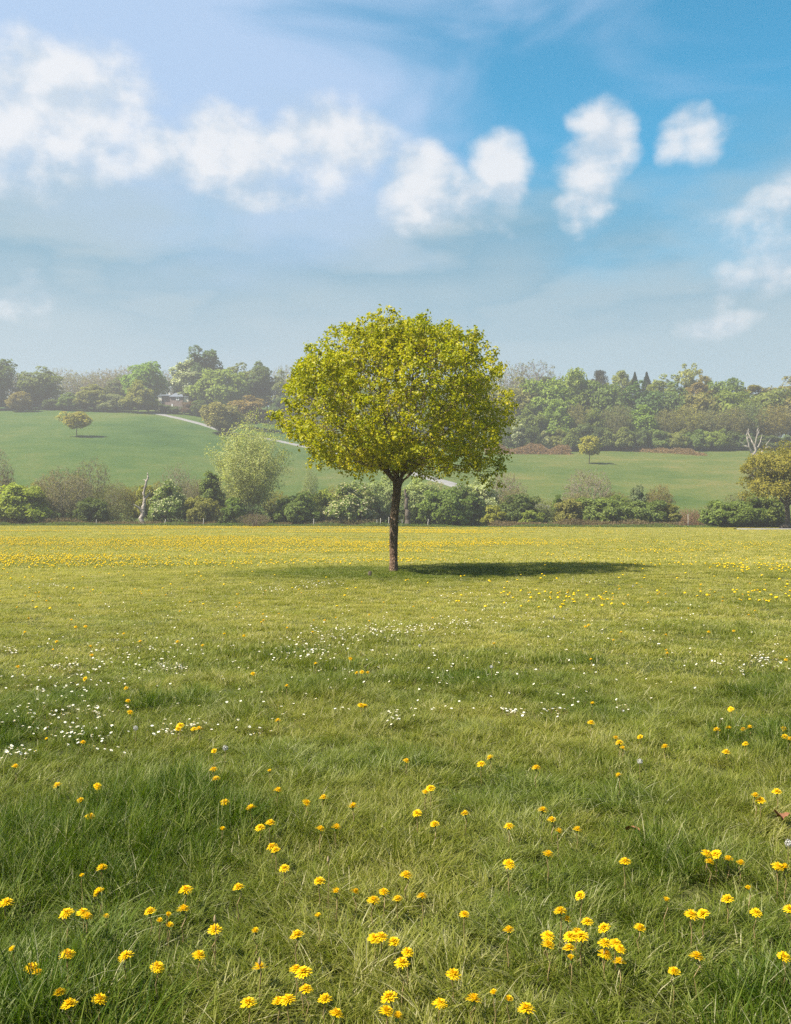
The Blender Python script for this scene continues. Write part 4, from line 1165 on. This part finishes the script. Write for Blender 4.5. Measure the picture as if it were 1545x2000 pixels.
def scatter(name, P, rot, scl, idx, meshes, extra, label, kind='stuff'):
    """stuff: point cloud that carries copies of a few small models"""
    coll = bpy.data.collections.new(name + '_models')
    for i, me in enumerate(meshes):
        coll.objects.link(bpy.data.objects.new('%s_model_%02d' % (name, i), me))
    me = bpy.data.meshes.new(name); n = len(P)
    me.vertices.add(n); me.vertices.foreach_set('co', np.asarray(P, np.float32).ravel())
    for an, av, ty, key in (('rot', rot, 'FLOAT_VECTOR', 'vector'), ('scl', scl, 'FLOAT_VECTOR', 'vector'), ('idx', idx, 'INT', 'value')):
        me.attributes.new(an, ty, 'POINT').data.foreach_set(key, np.asarray(av, np.int32 if ty == 'INT' else np.float32).ravel())
    for an, av in extra.items(): me.attributes.new(an, 'FLOAT', 'POINT').data.foreach_set('value', np.asarray(av, np.float32))
    o = obj(name, me)
    ng = bpy.data.node_groups.new(name, 'GeometryNodeTree')
    ng.interface.new_socket('Geometry', in_out='INPUT', socket_type='NodeSocketGeometry'); ng.interface.new_socket('Geometry', in_out='OUTPUT', socket_type='NodeSocketGeometry')
    a, b = ng.nodes.new('NodeGroupInput'), ng.nodes.new('NodeGroupOutput')
    ci = ng.nodes.new('GeometryNodeCollectionInfo'); ci.inputs[0].default_value = coll; ci.inputs['Separate Children'].default_value = True; ci.inputs['Reset Children'].default_value = True
    ip = ng.nodes.new('GeometryNodeInstanceOnPoints'); ip.inputs['Pick Instance'].default_value = True
    def na(nm, ty):
        q = ng.nodes.new('GeometryNodeInputNamedAttribute'); q.data_type = ty; q.inputs[0].default_value = nm; return q.outputs[0]
    e2r = ng.nodes.new('FunctionNodeEulerToRotation')
    L = ng.links.new
    L(na('rot', 'FLOAT_VECTOR'), e2r.inputs[0]); L(e2r.outputs[0], ip.inputs['Rotation'])
    L(na('scl', 'FLOAT_VECTOR'), ip.inputs['Scale']); L(na('idx', 'INT'), ip.inputs['Instance Index'])
    L(a.outputs[0], ip.inputs['Points']); L(ci.outputs[0], ip.inputs['Instance']); L(ip.outputs[0], b.inputs[0])
    md = o.modifiers.new('scatter', 'NODES'); md.node_group = ng
    return tag(o, label, kind=kind)


def wedge(rng, y0, y1, dens, k=.42, m_=2.6, jit=2.0):
    """points spread over the field between two distances"""
    s = dens ** -.5; w = k * y1 + m_
    gx, gy = np.meshgrid(np.arange(-w, w, s), np.arange(y0, y1, s)); gx[1::2] += s / 2
    x = (gx + rng.uniform(-.5, .5, gx.shape) * s * jit).ravel(); y = (gy + rng.uniform(-.5, .5, gx.shape) * s * jit).ravel()
    ok = np.abs(x) < k * y + m_
    return x[ok], y[ok]


def grass():
    rng = np.random.default_rng(5)
    near = [patch('sward', 100 + i, .19, 13, 58, .05, .125, .0022, .0042) for i in range(8)]
    near += [patch('sward', 110 + i, .19, 12, 58, .07, .165, .0024, .0045) for i in range(4)]        # 8..11 rank tussocks
    mid_ = [patch('sward', 120 + i, .34, 14, 44, .045, .095, .0045, .0085, 3, .13) for i in range(6)]   # 12..17
    far = [patch('sward', 130 + i, .62, 16, 30, .05, .09, .014, .026, 2, .24) for i in range(4)]       # 18..21
    P, Rr, Ss, Ii, Gc, Gd = [], [], [], [], [], []
    for (y0, y1, dens, b) in ((2.4, 5.5, 22.0, 0), (5.4, 9.4, 18.0, 0), (9.2, 28.3, 7.0, 1), (28, 60.5, 2.6, 2), (60, 114, 1.7, 2)):
        x, y = wedge(rng, y0, y1, dens, jit=.8)
        n = len(x); z = H(x, y)
        n1 = vnoise(x / .62, y / .62, seed=31); n2 = vnoise(x / 1.35, y / 1.35, seed=32); n3 = vnoise(x / 7, y / 7, seed=33)
        tus = np.clip((n1 * .7 + n2 * .5 - .60) * 3.2, 0, 1)                     # tussocks
        dist = sst(y, 5, 30); far_ = sst(y, 22, 60)
        hs_ = (.46 + .85 * tus * (1 - .5 * sst(y, 8, 18)) + .30 * n3) * rng.uniform(.85, 1.2, n) * (1.08 - .22 * sst(y, 4, 12))
        P.append(np.stack([x, y, z], 1))
        gx = (H(x + .2, y) - H(x - .2, y)) / .4; gy = (H(x, y + .2) - H(x, y - .2)) / .4
        Rr.append(np.stack([np.arctan(gy), -np.arctan(gx), rng.uniform(0, 2 * PI, n)], 1))
        w_ = rng.uniform(.85, 1.2, n) * (1.15 if y0 >= 60 else 1)
        Ss.append(np.stack([w_, w_, hs_], 1))
        if b == 0: Ii.append(np.where(rng.uniform(0, 1, n) < .15 + .6 * tus * (1 - dist), rng.integers(8, 12, n), rng.integers(0, 8, n)))
        else: Ii.append(rng.integers(12, 18, n) if b == 1 else rng.integers(18, 22, n))
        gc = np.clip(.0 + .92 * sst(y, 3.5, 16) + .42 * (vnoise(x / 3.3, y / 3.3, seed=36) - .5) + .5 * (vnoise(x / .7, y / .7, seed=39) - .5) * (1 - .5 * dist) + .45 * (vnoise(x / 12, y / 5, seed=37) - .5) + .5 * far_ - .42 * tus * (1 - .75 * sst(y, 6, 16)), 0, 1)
        rt = np.hypot((x - .3) / 4.6, (y - TREE_Y) / 2.6); gc *= .2 + .8 * sst(rt, .5, 1.3)     # fresher ring of grass round the lone tree
        Gc.append(gc); Gd.append(np.clip((vnoise(x / .55, y / .55, seed=38) - .50) * 3.0, 0, 1) * (1 - .8 * dist))
    P = np.concatenate(P); print('grass patches', len(P))
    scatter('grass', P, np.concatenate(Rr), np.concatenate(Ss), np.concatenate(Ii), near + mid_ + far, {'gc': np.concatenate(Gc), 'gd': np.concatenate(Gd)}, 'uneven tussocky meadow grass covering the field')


grass()

# ------------------------------------------------------------------ dandelions and daisies
def mat_petal(name, col):
    m_, t, g_, o = newmat(name); tc_ = t.nodes.new('ShaderNodeTexCoord')
    n = g_.noise(tc_.outputs['Object'], 90.0, 3.0)
    leaf_shader(g_, t, g_.mix(n, tuple(v * .88 for v in col), col), g_.mix(n, tuple(v * .9 for v in col), col), o, .45, .6, .15)
    return m_


M['petal'] = mat_petal('dandelion_petal', (.93, .66, .010))
M['petal_mid'] = mat_petal('dandelion_middle', (.92, .57, .008))
M['stem'] = mat_plain('flower_stem', (.19, .20, .06), .5, .3, 20.0, col2=(.28, .17, .09))
M['sepal'] = mat_plain('sepal', (.10, .15, .03), .6, .2, 30.0)
M['daisy_white'] = mat_plain('daisy_white', (.62, .62, .58), .6, .05, 40.0)
M['daisy_eye'] = mat_plain('daisy_eye', (.80, .55, .03), .6, .1, 40.0)
M['fluff'] = mat_plain('seed_fluff', (.40, .39, .35), .8, .1, 40.0)
M['dead_leaf'] = mat_plain('dead_leaf', (.24, .105, .05), .7, .35, 30.0)


def flower_head(name, seed, R_, cup, layers=((28, 1.0, .10), (24, .90, .32), (20, .74, .58), (14, .54, .95))):
    """ray florets in rising rings; cup closes the head"""
    rng = np.random.default_rng(seed); Vs, Ts, mi = [], [], []; off = 0
    for li, (n, f, up) in enumerate(layers):
        for i in range(n):
            a = (i + rng.uniform(-.3, .3)) / n * 2 * PI + li * .4; r = R_ * f * rng.uniform(.86, 1.1); e = up + cup + rng.normal(0, .10)
            d = np.array([math.cos(a) * math.cos(e), math.sin(a) * math.cos(e), math.sin(e)]); s = np.array([-math.sin(a), math.cos(a), 0]); w = R_ * .105 * (1.1 - .3 * f)
            b = np.array([0, 0, .0015 + .0022 * li]); m_ = b + d * r * .55 + [0, 0, R_ * .05]; t_ = b + d * r - [0, 0, R_ * .06 * (1 - up)]
            Vs += [b - s * w * .4, b + s * w * .4, m_ + s * w, m_ - s * w, t_ + s * w * .75, t_ - s * w * .75]
            k = off; Ts += [(k, k + 1, k + 2), (k, k + 2, k + 3), (k + 3, k + 2, k + 4), (k + 3, k + 4, k + 5)]; mi += [1 if li >= 3 else 0] * 4; off += 6
    # green cup under the rays
    k = 8
    for q in range(k):
        a, a2 = q / k * 2 * PI, (q + 1) / k * 2 * PI; r0, r1 = R_ * .16, R_ * (.30 + .0 * cup)
        Vs += [(math.cos(a) * r0, math.sin(a) * r0, -R_ * .42), (math.cos(a2) * r0, math.sin(a2) * r0, -R_ * .42), (math.cos(a2) * r1, math.sin(a2) * r1, .0), (math.cos(a) * r1, math.sin(a) * r1, .0)]
        Ts += [(off, off + 1, off + 2), (off, off + 2, off + 3)]; mi += [2, 2]; off += 4
    return mesh_fast(name, Vs, Ts, mats=[M['petal'], M['petal_mid'], M['sepal']], midx=mi)


def stem_mesh(name, seed, r=.0019):
    rng = np.random.default_rng(seed)
    pos = [np.array([0, 0, -.02])] + [np.array([rng.normal(0, .006) * q, rng.normal(0, .006) * q, q]) for q in (.3, .6, .85)] + [np.array([0, 0, 1.0])]
    V, Q = tubes(pos, [-1, 0, 1, 2, 3], [r * 1.1, r, r, r, r], .0001, 5, 3)
    return mesh_fast(name, V, Q, smooth=True, mats=[M['stem']])


HEADS = [flower_head('dandelion_head', 1, .0215, .06), flower_head('dandelion_head', 2, .0225, -.04), flower_head('dandelion_head', 3, .020, .18)]
CLOSED = flower_head('dandelion_closed', 4, .0185, .72)
STEMS = [stem_mesh('dandelion_stem', i) for i in range(3)]
FL = '''176 1603 508 1619 528 1615 625 1624 656 1622 532 1661 539 1667 556 1699 200 1707 194 1751 363 1746 466 1745 624 1731 656 1752 692 1748 749 1755 729 1768 777 1767
13 1769 131 1794 162 1793 169 1804 294 1788 358 1785 420 1821 581 1832 731 1846 744 1840 770 1848 132 1872 247 1877 388 1874 307 1896 62 1905 74 1915 507 1906
578 1909 593 1909 598 1943 117 1953 136 1967 195 1956 485 1974 545 1966 563 1971 635 1968 656 1992 761 1954 754 1991 775 1998 849 1614 994 1619 1078 1610 1090 1628 1127 1625
994 1697 1070 1674 1221 1688 1379 1674 1399 1678 1385 1687 1422 1688 1446 1694 1518 1703 1533 1703 793 1721 824 1761 1135 1752 907 1796 1094 1788 1107 1802 1147 1811 1181 1824
994 1832 1070 1841 1070 1855 1127 1828 1115 1844 1111 1860 1135 1837 1181 1855 1202 1851 1210 1866 1181 1870 1209 1895 1249 1818 1350 1800 1374 1791 1421 1760 1476 1786 1542 1783
1530 1872 1360 1880 1316 1907 885 1909 859 1969 925 1956 1028 1990 796 1872 785 1885 254 1395 162 1453 352 1421 348 1426 379 1427 389 1426 30 1503 419 1472 417 1508 422 1528
113 1540 190 1540 158 1566 440 1572 491 1583 707 1382 543 1411 793 1490 958 1482 940 1496 543 1547 632 1562 597 1574 689 1582 831 1549 841 1547 815 1591 909 1595
1428 1387 1154 1416 1400 1429 1423 1424 1465 1425 1451 1428 1530 1428 1533 1441 1542 1449 1202 1443 1210 1453 1216 1463 1251 1442 1299 1462 1418 1471 1456 1455 1047 1502 1209 1520
1517 1551 1475 1559 1486 1568 1060 1585 247 1346 250 1371 176 1264 179 1282 167 1328 111 1255 167 1225 148 1226 49 1236 35 1304 274 1254 242 1239 560 1342 617 1298
697 1316 707 1315 718 1316 684 1288 704 1379 712 1382 477 1243 347 1255 396 1262 494 1319 438 1240 1157 1377 1303 1277 1300 1241 1213 1236 1535 1290 1427 1386 1150 1222 1384 1236 1433 1234'''
SMALL = '28 1859 622 1800 1299 1771 1115 1886 327 1799 312 1811 500 1824 527 1510 434 1628 161 1714 1462 1740 966 1950 993 1957 207 1801 331 1822 92 1446'
DG = 'dandelions scattered through the meadow'


def dandelion(p, hgt, rng, closed=False, s=1.0):
    lab = ('half-closed small dandelion sunk among the grass blades' if closed else 'open yellow dandelion flower on a thin stem in the grass')
    o = empty('dandelion', p, rng.uniform(0, 6.28)); tag(o, lab, 'dandelion', DG)
    tx, ty = rng.gauss(0, .14), rng.gauss(0, .14)
    tip = rng.random() < .12
    if tip: tx += rng.choice((-.55, .55))
    if tip and not closed: o['label'] = 'open yellow dandelion with its flower head tipped sideways'
    st = obj('stem', STEMS[rng.randrange(3)], o); st.scale = (s, s, hgt); st.rotation_euler = (0, 0, 0)
    hd = obj('flower_head', CLOSED if closed else HEADS[rng.choice((0, 0, 1, 1, 2))], o)
    hd.location = (0, 0, hgt); hd.rotation_euler = (tx - .10, ty - .12, rng.uniform(0, 6)); hd.scale = (s, s, s)
    # the head is turned towards the light in field axes, whatever the heading of the stem
    hd.rotation_euler.rotate_axis('Z', rng.uniform(0, 6))
    return o


def flowers():
    rng = random.Random(8); nr = np.random.default_rng(8); n_ = 0
    for txt, closed in ((FL, False), (SMALL, True)):
        v = list(map(int, txt.split()))
        for px, py in zip(v[::2], v[1::2]):
            near_ = any(0 < abs(px - a) + abs(py - b) * 1.5 < 30 for a, b in zip(v[::2], v[1::2])) and py > 1380
            hg = rng.uniform(.10, .15) if py > 1500 else rng.uniform(.08, .12)
            p = hit(px, py, hg)
            dl = dandelion(p, hg, rng, closed, rng.uniform(1.0, 1.28) * (.8 if closed else 1.0)); n_ += 1
            if near_ and not closed and 'tipped' not in dl['label']: dl['label'] = 'open yellow dandelion blooming close against a neighbouring bloom in a cluster'
    # the looser mid field, up to three hundred single plants
    x, y = wedge(nr, 9.5, 20, 2.0, .40, .4)
    dn = .10 + .60 * sst(x / y, .10, .40) * sst(y, 11, 18) + .45 * (vnoise(x / 1.6, y / 1.6, seed=61) > .70) + .35 * sst(y, 14, 20) * (vnoise(x / 3, y / 3, seed=62) > .55)
    k = nr.uniform(0, 1, len(x)) < dn; x, y = x[k], y[k]; o_ = np.argsort(y)
    take = o_[:max(0, 300 - n_)]
    for i in take:
        hg = rng.uniform(.09, .13); dandelion(Vector((x[i], y[i], float(H(x[i], y[i])))), hg, rng, False, rng.uniform(.85, 1.1))
    rest = [np.stack([x[o_[300 - n_:]], y[o_[300 - n_:]]], 1)]
    ymax = y[take].max() if len(take) else 14
    # the far field, a haze of yellow in drifts
    for (y0, y1, dens) in ((max(11, ymax - 4), 24, 16), (24, 40, 22), (40, 70, 22), (70, 112, 15)):
        x, y = wedge(nr, y0, y1, dens, .42, 1.5)
        q = x / y
        band = vnoise(x / 6 + 3, y / 3.2, seed=63) * .55 + vnoise(x / 22, y / 9, seed=64) * .65
        fl_ = sst(y, 19, 26)
        d = np.clip((band - .50) * 2.6, .03, 1) * (.30 + .70 * fl_)
        d = np.where(y < 26, d * (.30 + 1.1 * sst(q, .06, .30) + .6 * sst(-q, .05, .3)) * (.35 + .65 * sst(y, 12, 18)) + .55 * sst(q, .02, .20) * sst(y, 13, 18) * (vnoise(x / 2.2, y / 2.2, seed=66) > .45) + .025, d)
        d = np.where(y > 48, d * (1.15 - .95 * sst(q, .02, .28)), d)
        rt = np.hypot((x - .6) / 5.0, (y - 24.4) / 2.6); d *= .06 + .94 * sst(rt, .6, 1.15)
        d *= 1 - .9 * sst(y, 104, 111)
        k = nr.uniform(0, 1, len(x)) < d
        rest.append(np.stack([x[k], y[k]], 1))
    R2 = np.concatenate(rest); n = len(R2); print('far dandelions', n)
    # small model for far plants: domed head with a stem
    th = np.arange(9) / 9 * 2 * PI
    Vs = [(0, 0, .014)] + [(math.cos(a) * .021 * (1 + .1 * (i % 2)), math.sin(a) * .021 * (1 + .1 * (i % 2)), .001) for i, a in enumerate(th)] + [(0, 0, -.012)] + [(math.cos(a) * .013, math.sin(a) * .013, .0125) for a in th]
    Ts = [(0, 11 + i, 11 + (i + 1) % 9) for i in range(9)] + [(11 + i, 1 + i, 1 + (i + 1) % 9) for i in range(9)] + [(11 + i, 1 + (i + 1) % 9, 11 + (i + 1) % 9) for i in range(9)] + [(10, 1 + (i + 1) % 9, 1 + i) for i in range(9)]
    mi = [0] * 27 + [1] * 9
    b = len(Vs); Vs += [(.002, 0, -.12), (-.002, 0, -.12), (-.002, 0, -.01), (.002, 0, -.01), (0, .002, -.12), (0, -.002, -.12), (0, -.002, -.01), (0, .002, -.01)]
    Ts += [(b, b + 1, b + 2), (b, b + 2, b + 3), (b + 4, b + 5, b + 6), (b + 4, b + 6, b + 7)]; mi += [1] * 4
    me = mesh_fast('far_dandelion', Vs, Ts, mats=[M['petal'], M['sepal']], midx=mi)
    hgt = nr.uniform(.095, .14, n); z = H(R2[:, 0], R2[:, 1]) + hgt
    sc = nr.uniform(.95, 1.35, n)[:, None] * np.ones(3)
    scatter('dandelion_drifts', np.column_stack([R2, z]), np.column_stack([nr.normal(-.1, .22, n), nr.normal(0, .22, n), nr.uniform(0, 6, n)]), sc, np.zeros(n), [me], {},
            'yellow haze of far dandelions in drifts across the field')

    # daisies
    def daisy_mesh():
        Vs, Ts, mi = [], [], []; k = 13
        for i in range(k):
            a = i / k * 2 * PI; d = np.array([math.cos(a), math.sin(a), .12]); s = np.array([-math.sin(a), math.cos(a), 0]) * .0022; o2 = len(Vs)
            Vs += list([d * .003, d * .0075 - s, d * .0115, d * .0075 + s]); Ts += [(o2, o2 + 1, o2 + 2), (o2, o2 + 2, o2 + 3)]; mi += [0, 0]
        o2 = len(Vs); Vs += [(0, 0, .003)] + [(math.cos(a) * .0042, math.sin(a) * .0042, .0012) for a in np.arange(8) / 8 * 2 * PI]
        Ts += [(o2, o2 + 1 + i, o2 + 1 + (i + 1) % 8) for i in range(8)]; mi += [1] * 8
        o2 = len(Vs); Vs += [(.0009, 0, -.075), (-.0009, 0, -.075), (-.0009, 0, 0), (.0009, 0, 0), (0, .0009, -.075), (0, -.0009, -.075), (0, -.0009, 0), (0, .0009, 0)]
        Ts += [(o2, o2 + 1, o2 + 2), (o2, o2 + 2, o2 + 3), (o2 + 4, o2 + 5, o2 + 6), (o2 + 4, o2 + 6, o2 + 7)]; mi += [2] * 4
        return mesh_fast('daisy', Vs, Ts, mats=[M['daisy_white'], M['daisy_eye'], M['stem']], midx=mi)
    dm = daisy_mesh()
    # patches (px, py, spread x, spread y, count)
    PA = [(60, 1400, 70, 26, 40), (160, 1395, 60, 18, 34), (150, 1432, 60, 12, 40), (30, 1470, 35, 12, 26), (320, 1428, 40, 14, 24), (190, 1462, 60, 14, 16), (130, 1385, 120, 26, 40), (560, 1395, 60, 26, 14), (390, 1412, 30, 10, 22), (500, 1430, 30, 10, 10),
          (1000, 1390, 26, 7, 30), (1085, 1388, 22, 7, 26), (770, 1402, 30, 10, 16), (870, 1388, 20, 8, 10), (1220, 1383, 20, 6, 10), (1410, 1410, 30, 12, 8), (110, 1330, 90, 30, 90), (340, 1303, 26, 5, 34), (130, 1300, 50, 6, 40),
          (20, 1270, 20, 6, 30), (640, 1240, 70, 16, 150), (740, 1230, 60, 14, 120), (600, 1270, 90, 18, 90), (840, 1228, 60, 12, 110), (900, 1215, 50, 10, 60), (240, 1290, 120, 40, 90), (950, 1160, 120, 20, 110), (1140, 1135, 40, 4, 60), (880, 1160, 60, 14, 50),
          (620, 1140, 60, 6, 90), (540, 1150, 50, 6, 60), (1500, 1285, 45, 18, 50), (1450, 1300, 60, 16, 26), (90, 1142, 30, 3, 50), (1010, 1205, 70, 12, 40), (1180, 1190, 120, 24, 40), (330, 1260, 300, 50, 160), (900, 1290, 400, 50, 120), (1300, 1250, 200, 50, 70), (760, 1350, 400, 50, 90), (400, 1190, 300, 30, 120), (1150, 1200, 300, 30, 110)]
    pts = []
    for (px, py, sx_, sy_, c_) in PA:
        for _ in range(c_):
            pts.append((rng.gauss(px, sx_ * .6), rng.gauss(py, sy_ * .6)))
    Pd = np.array([tuple(hit(a, min(b, 1600), .07)) for a, b in pts]); Pd[:, 2] += nr.uniform(.055, .085, len(Pd))
    o_ = np.argsort(Pd[:, 1]); Pd = Pd[o_]
    for p in Pd[:300]:
        o = obj('daisy', dm); o.location = p; o.rotation_euler = (rng.gauss(-.15, .25), rng.gauss(0, .25), rng.uniform(0, 6)); s = rng.uniform(.7, 1.05); o.scale = (s, s, s)
        tag(o, 'tiny white daisy with yellow eye in the short grass', 'daisy', 'daisies in loose patches on the meadow')
    Q = Pd[300:]; n = len(Q)
    scatter('daisy_patches', Q, np.column_stack([nr.normal(-.15, .25, n), nr.normal(0, .25, n), nr.uniform(0, 6, n)]), nr.uniform(.75, 1.1, n)[:, None] * np.ones(3), np.zeros(n), [dm], {}, 'white speckle of farther daisies in patches across the meadow')

    # seed clocks
    rr = np.random.default_rng(3); d = nrm(rr.normal(0, 1, (90, 3))); V, T, _ = leaves(d * .016, d, .009, rr, .5, .1, 0, .1)
    V2, T2, _ = leaves(d * .009, d, .014, rr, .06, .1, 0, 1.0)
    fm = mesh_fast('seed_head', np.concatenate([V, V2]), np.concatenate([T, T2 + len(V)]), mats=[M['fluff']])
    for px, py in ((265, 1424), (1250, 1489), (440, 1465), (820, 1262), (960, 1303), (1082, 1205), (1236, 1145), (1540, 1650)):
        hg = .13; p = hit(px, py, hg); o = empty('dandelion_clock', p, rng.uniform(0, 6)); tag(o, 'pale fluffy dandelion seed head standing in the grass', 'seed head', 'dandelion clocks in the meadow')
        s = obj('stem', STEMS[0], o); s.scale = (1, 1, hg); h = obj('seed_head', fm, o); h.location = (0, 0, hg)
    # ribwort stalks
    rs = np.random.default_rng(6)
    z = np.linspace(0, 1, 8); prof = np.array([.0015, .004, .0052, .005, .0045, .0035, .002, .0006])
    V, Q4 = tubes([(0, 0, q * .028) for q in z], [-1, 0, 1, 2, 3, 4, 5, 6], prof, .00001, 7, 3)
    sm = mesh_fast('seed_spike', V, Q4, smooth=True, mats=[mat_plain('seed_spike', (.26, .20, .11), .8, .3, 200)])
    for px, py, hg, lab in ((641, 1692, .26, 'tall thin plantain stalk with brown seed spike above the grass'), (420, 1800, .20, 'short plantain stalk beside a dandelion'), (507, 1892, .17, 'low plantain stalk beside dandelions at the field front')):
        p = hit(px, py, hg); o = empty('plantain_stalk', p); tag(o, lab, 'plantain')
        s = obj('stem', STEMS[1], o); s.scale = (.8, .8, hg); h = obj('seed_spike', sm, o); h.location = (0, 0, hg - .004)
    # fallen brown leaf
    V, T, _ = leaves(np.zeros((1, 3)), np.array([[0, 0, 1.]]), .11, rs, .7, .3, 1, .05)
    u = np.linspace(0, 1, 7); rows = []
    for q in u:
        wq = .034 * math.sin(PI * min(q * .95 + .03, 1)) * (1 + .25 * math.sin(q * 17)); rows += [(q * .1 - .05, -wq, .022 * math.sin(q * 3) + .018), (q * .1 - .05, 0, .022 * math.sin(q * 3)), (q * .1 - .05, wq, .022 * math.sin(q * 3) + .014)]
    Fq = [(i * 3 + j, i * 3 + j + 1, i * 3 + j + 4, i * 3 + j + 3) for i in range(6) for j in range(2)]
    lm = mesh_fast('fallen_leaf', rows, Fq, smooth=True, mats=[M['dead_leaf']])
    for px, py, s_, lab in ((1522, 1597, 1.2, 'large crumpled red-brown dead leaf lying in the grass'), (1234, 1626, .8, 'small dark brown dead leaf sunk in the grass')):
        p = hit(px, py, .07); o = obj('fallen_leaf', lm); o.location = (p.x, p.y, p.z + .06); o.scale = (s_, s_, s_); o.rotation_euler = (.3, .2, px); tag(o, lab, 'leaf')


flowers()

# ------------------------------------------------------------------ the air
def haze():
    zs = np.asarray([v.co.z for v in ground.data.vertices])
    x0, x1, y0, y1, z0, z1 = -470, 470, -50, 630, float(zs.min()) - 1.0, 78.0
    V = [(x, y, z) for z in (z0, z1) for y in (y0, y1) for x in (x0, x1)]
    me = mesh_fast('haze', V, [(0, 2, 3, 1), (4, 5, 7, 6), (0, 1, 5, 4), (2, 6, 7, 3), (0, 4, 6, 2), (1, 3, 7, 5)])
    m_, t, g_, o = newmat('haze')
    p = t.nodes.new('ShaderNodeVolumePrincipled'); p.inputs['Color'].default_value = (.97, .96, .94, 1)
    p.inputs['Density'].default_value = HAZE; p.inputs['Anisotropy'].default_value = .2
    g_.link(p.outputs[0], o.inputs['Volume'])
    me.materials.append(m_)
    tag(obj('haze', me), 'thin pale blue spring haze over the valley', kind='stuff')


HAZE = .00062
haze()
